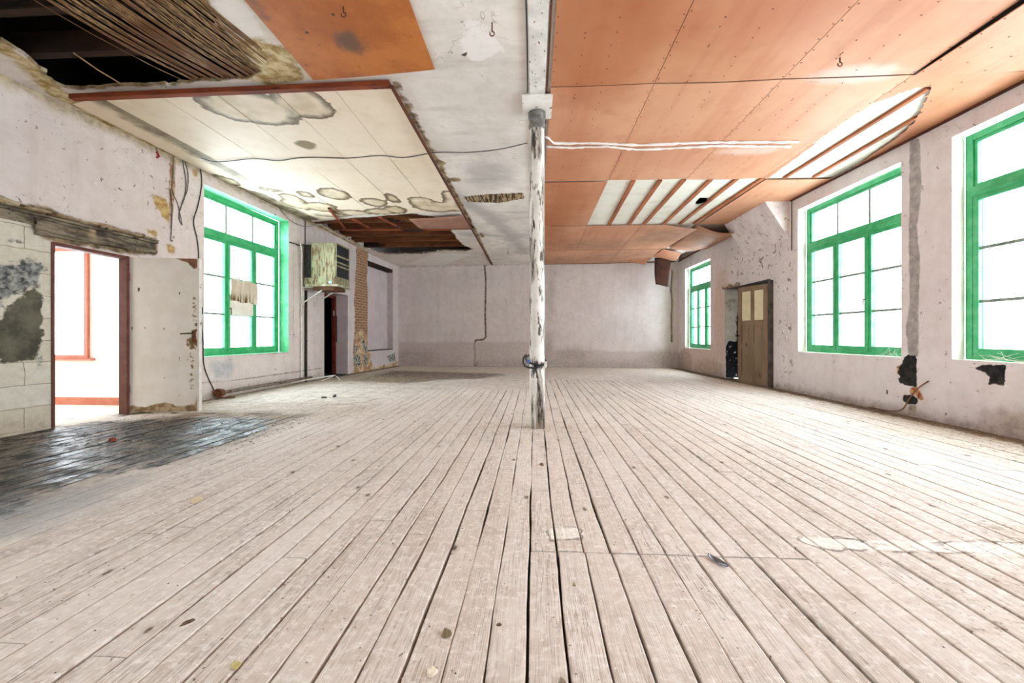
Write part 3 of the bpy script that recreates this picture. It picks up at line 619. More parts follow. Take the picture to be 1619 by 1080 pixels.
def ceil_mat():
    t = NT('ceiling_plaster'); big = t.noise(.8, 5, .6); mid = t.noise(5, 6, .65)
    c = t.mix(t.step(big, .35, .65), 'ece5de', 'dbd4cd'); c = t.mul_col(t.step(mid, .35, .8, 0, .35), c, 'cfc6bd')
    st = t.noise(1, 5, .6, t.vmap((1.0, 5, 1))); c = t.mul_col(t.step(st, .5, .8, 0, .4), c, 'b3a9a0')
    v = t.voro(1.1, t.noise(1.5, 4, .6, None, 1), 'DISTANCE_TO_EDGE'); c = t.mix(t.mul(t.step(v, 0, .006, 1, 0), t.step(t.noise(.9, 2), .5, .6, 0, .6)), c, '6d625a')
    c = t.mix(t.mask('tan', 4, .13, .03), c, t.mix(t.step(t.noise(7, 6, .7), .38, .62), 'd8c9a2', '9c7f4c'))
    c = t.mix(t.mul(t.mask('flake', 7, .12, .02), .6), c, 'f3f0ed')
    c = t.mix(t.mul(t.mask('grey', 3, .25, .2), .55), c, '8f8a86')
    c = t.mix(t.mul(t.mask('panelwhite', 3, .0, .01), .95), c, t.mix(t.step(mid, .45, .75), 'e3e0d2', 'd3ccb8'))
    c = t.mix(t.mask('dirt', 8, .05, .015), c, t.mix(t.step(mid, .4, .6), '6b563e', 'a58f6c'))
    fh = t.mask('crack', 14, .018, .005); c = t.mix(fh, c, '4c443f')
    rv = t.noise(1, 3, .5, t.vmap((45, 3, 1))); c = t.mix(t.mask('reed', 8, .05, .01), c, t.mix(t.step(rv, .45, .55), '3a2d20', 'a8906c'))
    t.bump(t.add(mid, t.mul(t.mask('flake', 7, .05, .02), -.6)), .3, .012); return t.out(c, .85, .2)
def make_ceiling():
    xs = np.arange(-5.6, 5.01, .06); ys = np.arange(-4.1, 13.7, .06)
    bm = cut_grid(xs, ys, zc, HOLES)
    me = bpy.data.meshes.new('ceiling'); bm.to_mesh(me); bm.free(); P = coords(me)[:, :2]
    setattr_(me, 'tan', umin(sdf(P, cp((345, 20), (375, 60), (410, 62), (445, 70), (470, 95), (480, 128), (440, 138), (395, 130), (410, 112), (372, 75))), sdf(P, cp((270, -60), (290, -20), (318, 0), (335, 30), (320, 10), (240, -70))), sdline(P, cp((0, 75), (40, 100), (95, 150), (180, 200), (300, 255)), .10), sdline(P, cp((480, 345), (580, 400), (632, 424)), .07)))
    setattr_(me, 'flake', umin(sdf(P, cp((735, 30), (760, 32), (775, 45), (800, 82), (770, 88), (745, 100), (730, 82))), sdf(P, cp((330, 0), (385, 0), (420, 45), (410, 60), (375, 60), (345, 30))), sdf(P, cp((690, 400), (745, 402), (700, 420), (640, 418))), sdline(P, cp((640, 260), (700, 262)), .01)))
    setattr_(me, 'grey', umin(sdline(P, cp((700, 300), (780, 345), (830, 400)), .18), sdell(P, (-.7, 6.1), .35, .5), sdline(P, cp((735, 370), (820, 375)), .1)))
    setattr_(me, 'panelwhite', umin(sdf(P, [(1.1, 6.3), (4.9, 3.6), (4.9, 9.3), (1.1, 9.2)])))
    setattr_(me, 'dirt', umin(sdline(P, cp((645, 150), (675, 200), (692, 235)), -.02), sdell(P, onceil(700, 258), .05, .1), sdell(P, onceil(720, 284), .09, .09), sdline(P, cp((625, 130), (730, 325), (778, 418)), .035), sdell(P, onceil(762, 372), .05, .2), sdline(P, cp((640, 422), (835, 419)), .05)))
    me.attributes['dirt'].data.foreach_set('value', np.asarray(umin(*[np.abs(sdf(P, h)) - .015 for h in (H1, H2)], np.array([me.attributes['dirt'].data[i].value for i in range(len(P))])), dtype=np.float32))
    setattr_(me, 'crack', umin(sdline(P, cp((742, 52), (749, 65), (745, 75), (740, 80)), -.005), sdline(P, cp((758, 60), (757, 85)), -.005), sdline(P, cp((766, 52), (776, 66), (783, 82)), -.005), sdell(P, onceil(734, 88), .035, .03), sdline(P, cp((665, 35), (680, 43)), -.004)))
    setattr_(me, 'reed', umin(sdf(P, REED2)))
    o = link('ceiling', me, ceil_mat()); o['kind'] = 'structure'; o['label'] = 'grey white plaster ceiling, broken open in places'
    sb = MB(); sb.quad((-5.48, -4, 3.61), (-5.17, 5.6, 3.61), (-5.17, 5.6, 4.15), (-5.48, -4, 4.15)); sb.quad((-5.2, 1.6, 3.56), (-1.2, 1.6, 3.53), (-1.2, 1.6, 4.15), (-5.2, 1.6, 4.15)); sb.build('loft_dark_screen', M_void, o, None, fix=False)  # near-black sheets added to hide the lit wall and keep the hole dark
    MB().box(-5.7, 5.1, -4.2, 13.9, 4.14, 4.2).build('sky_block_roof', M_void, o)  # roof slab put over the whole ceiling to block sky light
    return o
ceiling = make_ceiling()
# joists seen through the two holes
def joist(y, x0, x1, z, mat, w=.09, h=.2, label='timber ceiling joist', grp='joists in the broken ceiling', dx=0):
    o = MB().box(x0, x1, y - w / 2, y + w / 2, z, z + h).build('ceiling_joist', mat, None, None, bevel=.006)
    return tag(o, label, 'joist', grp)
ords = ['nearest', 'second', 'third', 'fourth', 'fifth', 'sixth']
for k, y in enumerate((2.55, 3.02, 3.5)):
    joist(y, -5.25, -2.0, 3.64, M_joist, label='blackened joist in the dark ceiling hole at top left, %s of three from the viewpoint' % ords[k], grp='joists in the dark ceiling hole at top left')
for k, y in enumerate((8.75, 9.35, 9.95, 10.55, 11.2)):
    joist(y, -4.95, -1.2, 3.56, M_joist2, .1, .18, 'brown joist in the hole by the wall cooler, %s of five from the viewpoint' % ords[k], 'joists in the hole above the wall cooler')
MB().box(-5.0, -1.2, 8.4, 11.9, 3.80, 3.83).build('loft_boards', M_joist, ceiling)
# hanging reed lath
rnd = random.Random(11)
def reeds(pts_fn, n, name, label, r0=.0052, colr=None):
    b = MB()
    for i in range(n): b.tube(pts_fn(i / n, i), rnd.uniform(.6, 1.3) * r0, 5, False)
    t = NT('dry_reed'); v = t.vmap((90, 1.0, 90)); nn = t.noise(1, 4, .6, v); c = t.mix(t.step(nn, .35, .65), '3a2414', 'b08a5c'); c = t.mix(t.step(t.noise(2, 4), .42, .6), c, '6e4626'); t.out(c, .6, .4)
    o = b.build(name, t.m, None, None, True, fix=False); return tag(o, label, 'reed lath', None, 'stuff')
def rf(t, i):
    # each reed runs roughly along the room; the strip frays towards the open side
    x = -3.80 + 1.16 * (t ** .75) + rnd.uniform(-.012, .012); x += .03 * math.sin(x * 70)
    y1 = 3.80 - .06 * rnd.random() - (.45 if t > .86 else 0) * (t - .86) * 7
    if t < .30 and rnd.random() < .55: return [(x, 2.2, 3.55), (x + .02, 2.3, 3.55), (x + .03, 2.35, 3.55)]
    sag = .05 * (1 - t) + .02; skew = .22 + rnd.uniform(-.02, .02)
    return [(x - skew * (3.8 - y) * -.0 + (y - 2.2) * .20, y, 3.565 - sag * math.sin((y - 2.2) / 1.6 * PI) + rnd.uniform(-.006, .006)) for y in np.linspace(2.2, y1, 8)]
reeds(rf, 190, 'reed_lath', 'bare brown reed lath hanging below the dark ceiling hole at top left')
for (a, b_, l) in (((116, 91), (190, 131), 'thin splintered lath dangling in the dark ceiling hole'), ):
    p, q = onceil(*a), onceil(*b_)
    tag(MB().tube([(p[0], p[1], 3.62), ((p[0] + q[0]) / 2, (p[1] + q[1]) / 2, 3.585), (q[0], q[1], 3.57)], .006, 6).build('broken_lath', M_whitemetal if 0 else simple('split_lath', 'b8946a', 'a07a50', 20, .7)), l, 'lath')
bb = MB().bar((-4.86, 3.93, 3.515), (-1.42, 3.86, 3.49), .07, .05).build('ceiling_batten', M_redbatten, None, None, bevel=.005)
tag(bb, 'long red brown batten along the near edge of the cream ceiling boards', 'batten')
tag(MB().bar((-1.405, 3.86, 3.47), (-1.405, 13.15, 3.375), .035, .03).build('ceiling_trim', M_trim_gap, None, None, bevel=.004), 'thin dark brown trim along the right side of the cream ceiling boards', 'trim')

# cream boards of the left half
rings = [(400, 120, 0, 0)]
R_CL = []
def ringfield(P):
    E = [((395, 168), .50, .36, .2), ((478, 161), .3, .30, 0), ((528, 304), .27, .30, 0), ((592, 318), .24, .25, 0), ((507, 325), .30, .3, 0), ((470, 322), .25, .3, 0), ((425, 298), .18, .1, 0), ((463, 312), .2, .3, 0), ((600, 333), .3, .2, 0), ((625, 330), .22, .25, 0), ((715, 308), .2, .25, 0), ((690, 325), .42, .3, 0), ((725, 322), .3, .4, 0), ((560, 335), .4, .2, 0), ((445, 330), .3, .3, .2), ((355, 285), .18, .25, .1), ((378, 300), .16, .3, 0), ((485, 305), .12, .15, 0), ((620, 312), .12, .25, 0), ((667, 318), .25, .3, 0), ((410, 310), .2, .3, 0)]
    return umin(*[sdell(P, onceil(*c), a, b, r) for c, a, b, r in E])
def cream_mat():
    t = NT('cream_ceiling_board'); mid = t.noise(4, 5, .6); c = t.mix(t.step(t.noise(.9, 4), .35, .65), 'f1e1cc', 'e9d7bf')
    c = t.mul_col(t.step(mid, .45, .85, 0, .3), c, 'd3c4a4')
    sd = t.add(t.attr('ring'), t.mul(t.math('SUBTRACT', t.noise(4.5, 5, .6), .5), .22))
    inside = t.step(sd, -.02, .02, 1, 0); edge = t.mul(t.step(sd, -.11, -.005), t.step(sd, -.003, .02, 1, 0))
    c = t.mix(t.mul(inside, t.step(t.noise(3, 5), .35, .7, .15, .7)), c, 'b8a47c'); c = t.mix(t.mul(edge, .9), c, '5c4526')
    c = t.mix(t.mask('spot', 9, .05, .03), c, '8d7a58')
    c = t.mix(t.mul(t.mask('mould', 5, .14, .08), .85), c, t.mix(t.step(mid, .4, .6), '8f8468', '5d4a32'))
    dots = t.voro(2.2, None); c = t.mix(t.step(dots, .012, .02, 1, 0), c, '5a4a3a')
    t.bump(mid, .08, .004); return t.out(c, .6, .3)
M_cream = cream_mat()
cxs = [-4.62, -3.95, -3.32, -2.67, -2.03, -1.43]
cend = [(8.45, 8.30), (8.25, 8.12), (8.12, 8.05), (8.05, 7.98), (8.02, 7.86)]
wh = ['leftmost by the wall', 'second from the left wall', 'middle one', 'second from the brown trim', 'rightmost beside the brown trim']
def board(xa, xb, ya, yb, off, mat, name, jag=0, seed=1, cell=.05):
    ys = np.arange(0, 1.0001, cell / (max(yb) - ya[0])); xs = np.linspace(0, 1, max(3, int((xb - xa) / cell)) + 1); rr = random.Random(seed)
    V = []; jit = [rr.uniform(-jag, jag) for _ in xs]
    for v in ys:
        for i, u in enumerate(xs):
            y0 = ya[0] + (ya[1] - ya[0]) * u; y1 = yb[0] + (yb[1] - yb[0]) * u + jit[i]; x = xa + (xb - xa) * u; y = y0 + (y1 - y0) * v
            V.append((x, y, zc(x, y) - off(x, y, u, v)))
    nx = len(xs); Fc = [(j * nx + i, (j + 1) * nx + i, (j + 1) * nx + i + 1, j * nx + i + 1) for j in range(len(ys) - 1) for i in range(nx - 1)]
    me = bpy.data.meshes.new(name); bm = bmesh.new(); bv = [bm.verts.new(p) for p in V]
    for q in Fc: bm.faces.new([bv[k] for k in q])
    r = bmesh.ops.extrude_edge_only(bm, edges=[e for e in bm.edges if len(e.link_faces) == 1])
    for v in [g for g in r['geom'] if isinstance(g, bmesh.types.BMVert)]: v.co.z += .008
    bm.to_mesh(me); bm.free(); return link(name, me, mat)
def paint_cream(o):
    P = coords(o.data)[:, :2]; setattr_(o.data, 'ring', ringfield(P)); setattr_(o.data, 'spot', umin(sdell(P, onceil(484, 226), .13, .12)))
    setattr_(o.data, 'mould', umin(sdline(P, [(-4.75, 4.3), (-4.7, 8.6)], .06), sdline(P, cp((430, 332), (520, 340), (640, 340), (735, 335)), .06), sdell(P, onceil(735, 320), .15, .3)))
for k in range(5):
    o = board(cxs[k] + .004, cxs[k + 1] - .004, (3.97 - .0 * k, 3.95), cend[k], lambda x, y, u, v: .028 + .006 * math.sin(y * 2 + k), M_cream, 'ceiling_board', .03, k)
    paint_cream(o); tag(o, 'cream ceiling board, ' + wh[k], 'ceiling board', 'cream ceiling boards')
o = board(-5.12, -4.63, (4.15, 4.02), (8.6, 8.5), lambda x, y, u, v: .012, M_cream, 'ceiling_board', .04, 9); paint_cream(o)
P = coords(o.data)[:, :2]; o.data.attributes['mould'].data.foreach_set('value', np.asarray(umin(sdline(P, [(-4.7, 4.1), (-4.72, 6.2)], .12), sdline(P, [(-5.1, 7), (-4.9, 8.6)], .2)), dtype=np.float32))
tag(o, 'narrow stained cream board between the left wall and the cream boards', 'ceiling board', 'cream ceiling boards')
M_pinkbrown = simple('pink_brown_hardboard', 'a67c68', '9a6f5c', 5, .8, .1)
q = cp((646, 341), (735, 337), (748, 361), (664, 358))
o = MB().sheet(lambda u, v: ((q[0][0] * (1 - u) + q[1][0] * u) * (1 - v) + (q[3][0] * (1 - u) + q[2][0] * u) * v, (q[0][1] * (1 - u) + q[1][1] * u) * (1 - v) + (q[3][1] * (1 - u) + q[2][1] * u) * v, 3.475 - .01 * math.sin(u * PI)), 8, 6, .006).build('ceiling_board', M_pinkbrown, None, None, True)
tag(o, 'small pinkish brown board at the end of the cream boards', 'ceiling board')
for k, (a, b_) in enumerate((((440, 333), (482, 352)), ((520, 325), (545, 357)), ((598, 340), (632, 357)), ((556, 342), (584, 357)))):
    p, r = onceil(*a), onceil(*b_)
    tag(MB().bar((p[0], p[1], 3.52), (r[0], r[1], 3.50), .05, .03).build('broken_batten', M_redbatten, None, None, bevel=.004), 'short batten end sticking into the hole above the cooler, %s from the left wall' % ['nearest', 'second', 'fourth', 'third'][k], 'batten', 'batten ends at the hole above the cooler')
tag(MB().bar((-4.4, 9.06, 3.475), (-1.9, 9.08, 3.455), .045, .03).build('cross_batten', M_redbatten, None, None, bevel=.004), 'red brown batten crossing the hole above the cooler', 'batten')

# rust-coloured sheet
def rust_mat():
    t = NT('rust_coloured_hardboard'); n = t.noise(2.2, 6, .65); c = t.mix(t.step(n, .35, .65), 'a8602c', 'be7438'); c = t.mix(t.step(t.noise(14, 6, .7), .55, .75, 0, .6), c, '7d3f1c')
    c = t.mix(t.mul(t.mask('smut', 9, .12, .06), .8), c, '5b4a40'); c = t.mix(t.step(t.voro(3.1), .03, .05, 1, 0), c, '3a2418'); t.bump(n, .1, .004); return t.out(c, .6, .3)
o = board(-2.17, -.93, (1.4, 1.4), (3.84, 3.72), lambda x, y, u, v: .02 + .008 * math.sin(u * PI), rust_mat(), 'ceiling_sheet')
P = coords(o.data)[:, :2]; setattr_(o.data, 'smut', umin(sdell(P, onceil(555, 63), .12, .12), sdell(P, onceil(410, 12), .05, .08), sdell(P, onceil(567, 115), .03, .03)))
tag(o, 'rust orange hardboard sheet nailed to the white plaster near the top edge', 'ceiling sheet')

# orange hardboard panels of the right half
def orange_mat():
    t = NT('orange_hardboard'); n = t.noise(.8, 4, .6); c = t.mix(t.step(n, .35, .65), 'c38a66', 'b57552')
    c = t.mix(t.mul(t.attr('tone'), .5), c, 'd9a888'); st = t.noise(1, 4, .55, t.vmap((5, .5, 1), (0, 0, .25))); c = t.mul_col(t.step(st, .45, .75, 0, .3), c, 'cf9470')
    c = t.mix(t.mul(t.step(t.noise(3.5, 5), .55, .75), .3), c, '9a5f3e')
    nl = t.mask('nail', 30, .001, .003); c = t.mix(t.mul(nl, .75), c, '4a2a1c')
    c = t.mix(t.mul(t.mask('pale', 3, .1, .06), .6), c, 'd9c3b8'); c = t.mix(t.mul(t.mask('rot', 2, .35, .3), .55), c, t.mix(t.step(t.noise(3, 4), .35, .65), '83614a', 'a88266'))  # rot tone, partly the dimmer light at the back
    c = t.mix(t.mul(t.mask('tint', 2, .3, .25), .55), c, 'a05a30')
    t.bump(t.noise(2, 3), .12, .02); return t.out(c, .6, .3)
M_orange = orange_mat()
CXS = [.15, 1.17, 2.38, 3.57, 4.74]; RYS = [-4.0, -.9, 1.55, 3.97, 6.43, 8.96, 11.17, 13.1]
nailp = []
rowsn = ['row behind the viewpoint', 'row above the viewpoint', 'second nearest row', 'row at the top edge of the picture', 'row crossed by the two white lines', 'row with bare battens', 'second row from the back wall', 'row against the back wall']
coln = ['beside the white beam', 'second from the white beam', 'second from the windows', 'beside the window wall']
def nails(P, xa, xb, ya, yb):
    d = np.full(len(P), 3.)
    return d
for r in range(7):
    for c in range(4):
        if r == 4 and c in (1, 2): continue
        if r >= 5 and c == 3: continue
        xa, xb, ya, yb = CXS[c] + .003, CXS[c + 1] - .003, RYS[r] + .003, RYS[r + 1] - .003
        rr = random.Random(r * 7 + c); am = rr.uniform(.004, .014); ph = rr.uniform(0, 6)
        if c == 0: xa = .165
        if r == 2 and c == 2: xb = 3.56
        def off(x, y, u, v, am=am, ph=ph, r=r, c=c):
            s = .03 + am * math.sin(u * PI) * (.6 + .4 * math.sin(v * 9 + ph))
            if c == 3 and r == 2: s += .05 * (1 - u) * max(0, 1 - abs(v - .55) * 1.5)        # sheet dropping open at its seam
            if c == 2 and r == 5: s += .10 * max(0, u - .45) * (1 - v) * 2
            return s
        yt = (yb, yb); ys_ = (ya, ya)
        hole = None
        if r == 3 and c == 3: hole = rough(cp((1213, 280), (1376, 160), (1460, 131), (1474, 132), (1462, 160), (1445, 190), (1420, 213), (1378, 242), (1322, 282)), .008, .08, 21)
        if r == 3 and c == 2: hole = cp((1190, 300), (1220, 281), (1240, 262), (1380, 159), (1372, 175), (1260, 290))
        if r == 4 and c == 3: hole = rough([(3.5, 6.4), (4.6, 6.4), (4.1, 7.6), (3.72, 8.99), (3.5, 9.1)], .01, .1, 22) if 0 else [(3.5, 6.40), (4.72, 6.40), (4.69, 6.52), (3.64, 6.50), (3.60, 9.0), (3.5, 9.0)]
        if hole:
            n = max(3, int((xb - xa) / .04)); xs = np.linspace(xa, xb, n + 1); ys = np.arange(ya, yb + .001, .04)
            fz = lambda x, y, xa=xa, xb=xb, ya=ya, yb=yb, off=off: zc(x, y) - off(x, y, (x - xa) / (xb - xa), (y - ya) / (yb - ya))
            bm = cut_grid(xs, ys, fz, [hole], .006); me = bpy.data.meshes.new('ceiling_panel'); bm.to_mesh(me); bm.free(); o = link('ceiling_panel', me, M_orange)
        else: o = board(xa, xb, ys_, yt, off, M_orange, 'ceiling_panel', 0, 1, .08)
        P = coords(o.data)[:, :2]
        nl = []
        for q in np.arange(ya + .1, yb, .16):
            nl += [(xa + .02, q), (xb - .02, q + .03), ((xa + xb) / 2 + rr.uniform(-.02, .02), q + rr.uniform(-.03, .03)), (xa + (xb - xa) * .25, q + .4 * rr.random())]
        if r < 2: nl = nl[:2]
        setattr_(o.data, 'nail', far(P))
        nb = MB()
        for (x, y) in nl:
            if hole and sdf(np.array([(x, y)]), hole)[0] < .03: continue
            u, v = (x - xa) / (xb - xa), (y - ya) / (yb - ya); z = zc(x, y) - off(x, y, u, v)
            nb.box(x - .0045, x + .0045, y - .0045, y + .0045, z - .003, z + .001)
        if nb.v: nb.build('nail_heads', M_rust, o)['kind'] = 'stuff'
        setattr_(o.data, 'tone', np.full(len(P), rr.random())); setattr_(o.data, 'pale', umin(sdell(P, onceil(1355, 112), .35, .12), sdell(P, onceil(1180, 235), .3, .1)))
        setattr_(o.data, 'rot', umin(sdf(P, cp((975, 395), (1020, 395), (1000, 412), (960, 414))), sdell(P, onceil(1040, 372), .5, .6), sdell(P, (2.6, 12.3), 1.3, 1.2), sdell(P, (.9, 12.6), .9, .7), sdell(P, (1.6, 10.6), 1.2, .5)))  # back patches: board rot with the dimmer light painted in
        setattr_(o.data, 'tint', umin(sdell(P, (.6, 3.4), .5, .9), sdell(P, (.5, 8), .4, 3)))
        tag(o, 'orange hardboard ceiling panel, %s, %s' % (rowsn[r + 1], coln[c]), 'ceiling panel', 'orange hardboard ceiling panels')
# exposed battens over the white backing
for k, (a, b_) in enumerate(((1.58, 1.66), (2.0, 2.09), (2.37, 2.42), (2.79, 2.85), (3.19, 3.20), (3.58, 3.50))):
    tag(MB().bar((a, 6.46, 3.485), (b_, 8.95, 3.475), .07, .03).build('ceiling_batten', M_orangebatten, None, None, bevel=.003), 'orange brown batten across the white gap, %s from the column side' % ords[k], 'batten', 'bare battens in the near white gap')
q1, q2 = cp((1240, 280), (1468, 137)), cp((1286, 279), (1450, 183))
for k, (p, r) in enumerate((q1, q2)):
    tag(MB().bar((p[0], p[1], 3.485), (r[0], r[1], 3.485), .05, .03).build('ceiling_batten', M_orangebatten, None, None, bevel=.003), 'orange batten in the slanting white gap above the middle window, %s' % ['one nearer the column', 'one nearer the windows'][k], 'batten', 'bare battens in the slanting white gap')
# dark grey strip standing in for the dark gap of the open seam
tag(MB().bar((3.60, 2.2, 3.49), (3.62, 4.0, 3.49), .10, .012).build('seam_strip', simple('dark_slit_grey', '4a4a4c', '5d5c5c', 8, .8)), 'dark grey strip standing in for the dark open seam at the upper right', 'strip')
# curling and hanging hardboard at the far right corner
def hb(fn, label, mat=M_orange, nu=14, nv=10, cat='ceiling sheet', name='hanging_sheet'):
    o = MB().sheet(fn, nu, nv, .006).build(name, mat, None, None, True)
    P = coords(o.data)[:, :2]
    for k in ('nail', 'pale', 'tint'): setattr_(o.data, k, far(P))
    setattr_(o.data, 'tone', np.full(len(P), .3)); setattr_(o.data, 'rot', umin(sdell(P, (3.9, 9.8), .8, 1.2), sdell(P, (4.2, 12), .3, .5)))  # rot tone doubles as darker shading on the bulging sheet
    return tag(o, label, cat, 'torn hardboard in the far right corner')
hb(lambda u, v: (3.56 + 1.1 * u + .1 * v, 8.95 + 2.1 * v - .15 * u, 3.45 - .05 * v - .22 * math.sin(u * PI * .9) * (1 - v * .6) + .0), 'sagging orange sheet bulging down beside the slanting corbel')
hb(lambda u, v: (3.5 + .62 * u, 11.1 + 1.0 * v + .3 * u, 3.38 - .12 * math.sin(v * PI) * u - .04 * u), 'buckled orange sheet above the small far window')
hb(lambda u, v: (2.95 + .55 * u, 12.3 + .55 * v, 3.37 - .10 * u * v), 'loose orange sheet edge near the back wall', nu=8, nv=8)
M_flap = simple('brown_hardboard_back', '34170c', '482413', 6, .75, .2)
o = MB().sheet(lambda u, v: (3.62 + (.50 - .12 * v) * u + .04 * v, 12.2 + .10 * math.sin(v * 2.6) , 3.36 - .78 * v - .10 * u * math.sin(v * 2)), 8, 14, .008).build('hanging_flap', M_flap, None, None, True)
tag(o, 'dark brown hardboard flap hanging down beside the far right corner', 'ceiling flap')
for k, (p, q) in enumerate(((WR.pt(-4, .015, 3.462), WR.pt(7.5, .015, 3.455)), (WR.pt(9.1, .015, 3.44), WR.pt(12.8, .015, 3.36)), (WB.pt(4.9, .015, 3.372), WB.pt(9.1, .015, 3.368)))):  # dark bars standing in for the shadow gap between walls and ceiling
    o = MB().bar(tuple(p), tuple(q), .03, .025).build('trim_%d' % (k + 2), M_trim_gap, None, None, bevel=.003); o['kind'] = 'structure'
# white sealant lines
for k, pts in enumerate((((863, 210), (876, 221), (940, 221), (1010, 224), (1100, 220), (1200, 219), (1295, 219), (1400, 216)), ((863, 226), (900, 228), (960, 226), (1005, 231), (1060, 229), (1130, 225), (1230, 226), (1290, 226), (1400, 222)))):
    P3 = [(x, y, 3.455 + .0 * x) for x, y in rough(cp(*pts), .006, .05, k + 1, False) if x < 3.35]
    tag(MB().tube(P3, [rnd.uniform(.010, .022) for _ in P3], 6).build('sealant_line', simple('white_filler', 'ece6e0', 'ded6ce', 9, .8), None, None, True), ['nearer', 'farther'][k] + ' of two wavy white filler lines crossing the orange panels', 'filler line', 'white filler lines')
# wires, hooks
def cable(name, pts, r, label, mat=None, grp=None):
    P3 = [Vector(p) for p in pts]; out = []
    for i in range(len(P3) - 1):
        p0, p1, p2, p3 = P3[max(i - 1, 0)], P3[i], P3[i + 1], P3[min(i + 2, len(P3) - 1)]
        for j in range(6):
            t = j / 6; out.append(.5 * ((2 * p1) + (p2 - p0) * t + (2 * p0 - 5 * p1 + 4 * p2 - p3) * t * t + (3 * p1 - p0 - 3 * p2 + p3) * t ** 3))
    out.append(P3[-1]); return tag(MB().tube(out, r, 7).build(name, mat or M_cable, None, None, True), label, 'cable', grp)
cc = []
for p in ((318, 250), (345, 256), (400, 251), (440, 254), (470, 250), (500, 249), (550, 250), (600, 246), (640, 249), (690, 241), (740, 241), (790, 236), (834, 226)):
    a = onceil(*p); cc.append((a[0] * .985, a[1] * .985, EYE + (zc(*a) - EYE) * .985 - .0))
cable('ceiling_cable', cc, .007, 'long grey cable strung across the cream ceiling boards to the beam')
def hook(px, py, label):
    a = onceil(px, py); z = zc(*a)
    b = MB().tube([(a[0], a[1], z), (a[0], a[1], z - .07)], .006, 6)
    b.tube([(a[0] + .018 * math.sin(t), a[1], z - .088 + .018 * math.cos(t)) for t in np.linspace(0, 5.2, 12)], .005, 6)
    tag(b.build('ceiling_hook', M_rust, None, None, True), label, 'hook')
hook(778, 36, 'rusty eye hook in the white plaster near the top edge'); hook(803, 396, 'small dark hook in the plaster ceiling near the back wall'); hook(543, 5, 'dark hook in the rust orange sheet')
hook(1328, 86, 'bent hook in the orange panel at the upper right')

# ------------------------------------------------------------------ column and beam
def col_mat():
    t = NT('flaking_white_column'); v = t.vmap((7, 7, 1.1)); n = t.noise(1, 7, .65, v); n2 = t.noise(1, 6, .7, t.vmap((16, 16, 3)))
    c = t.mix(t.step(t.noise(5, 5), .35, .65), 'e3e0da', 'd2cfc8'); c = t.mix(t.step(n, .49, .54), c, t.mix(t.step(n2, .45, .6), 'a39a8f', '625b53'))
    c = t.mix(t.step(n2, .56, .59), c, '3a3029'); c = t.mix(t.mul(t.step(t.noise(3, 3), .55, .7), t.step(n, .58, .62)), c, 'b89c80')
    t.bump(n, .4, .01); return t.out(c, .55, .4)
col = thing('column', 'round iron column with flaking white paint standing in the middle of the room', 'column', Matrix.Translation((.03, 4.40, 0)))
M_col = col_mat()
MB().lathe([(.0, .0), (.084, .0), (.084, .3), (.083, 1.2), (.082, 2.2), (.080, 3.40)], (0, 0), 40).build('shaft', M_col, col, None, True)
MB().lathe([(.080, 3.27), (.090, 3.29), (.094, 3.32), (.087, 3.34), (.087, 3.38), (.096, 3.40), (.096, 3.458), (.0, 3.458)], (0, 0), 36).build('collar', simple('grey_iron_collar', '8a8782', '5f5c58', 12, .6, .4), col, None, True)
MB().box(-.16, .16, -.33, .12, 3.458, 3.474).build('cap_plate', M_white, col, None, bevel=.004)
# cable looped round the column with a small clamp
ringp = [(.03 + .112 * math.cos(a) - .012, 4.40 + .112 * math.sin(a), .74 + .045 * math.sin(a) - .02 * math.cos(a)) for a in np.linspace(0, 2 * PI, 30)]
lp = thing('cable_loop', 'black cable looped round the white column with a blue connector', 'cable', Matrix.Translation((.03, 4.4, .74)))
Mi = Matrix.Translation((-.03, -4.4, -.74))
MB().tube(ringp, .010, 8, False).build('cable', M_blackcable, lp, Mi, True)
MB().tube([(-.09, 4.33, .80), (-.115, 4.30, .77), (-.12, 4.29, .72), (-.10, 4.29, .68), (-.06, 4.285, .665), (.0, 4.28, .66), (.08, 4.29, .675)], .010, 8).build('cable_tail', M_blackcable, lp, Mi, True)
MB().box(-.085, -.045, 4.285, 4.31, .715, .745).build('connector', simple('blue_plastic', '3b5da0', '4a6cb0', 9, .4), lp, Mi, bevel=.004)
MB().box(.105, .135, 4.30, 4.35, .66, .73).build('clamp', M_whitemetal, lp, Mi, bevel=.004)
# steel beam
def beam_mat():
    t = NT('rust_spotted_beam_paint'); c = t.mix(t.step(t.noise(6, 5), .35, .65), 'e4e0da', 'cbc7c0'); sp = t.noise(1, 4, .6, t.vmap((26, 13, 26))); c = t.mix(t.step(sp, .62, .65), c, '5a2c1e'); t.bump(sp, .3, .006); return t.out(c, .6, .4)
bm_ = thing('steel_beam', 'white painted steel beam above the column, spotted with rust', 'beam', Matrix.Translation((.03, 4.4, 3.475)))
MB().box(-.08, .08, -8.4, 8.7, .0, .014).build('flange', beam_mat(), bm_, None, bevel=.003)
MB().box(-.012, .012, -8.4, 8.7, .016, .12).build('web', M_white, bm_)
MB().bar((.098, -8.4, .02), (.098, 8.7, .02), .014, .03).build('edge_strip', M_trim_gap, bm_)  # dark strip standing in for the recess shadow beside the beam
cable('beam_cable', [(-.062, 1.0, 3.48), (-.067, 2.4, 3.48), (-.06, 3.2, 3.48), (-.066, 3.9, 3.48), (-.07, 4.05, 3.478)], .006, 'thin dark cable running along the left side of the white beam', M_blackcable)
cable('column_cable', [(-.07, 4.4, 3.41), (-.068, 4.42, 3.2), (-.07, 4.41, 2.9), (-.066, 4.4, 2.6), (-.07, 4.4, 2.2)], .005, 'thin cable stapled down the left side of the column', M_cable) if 0 else None

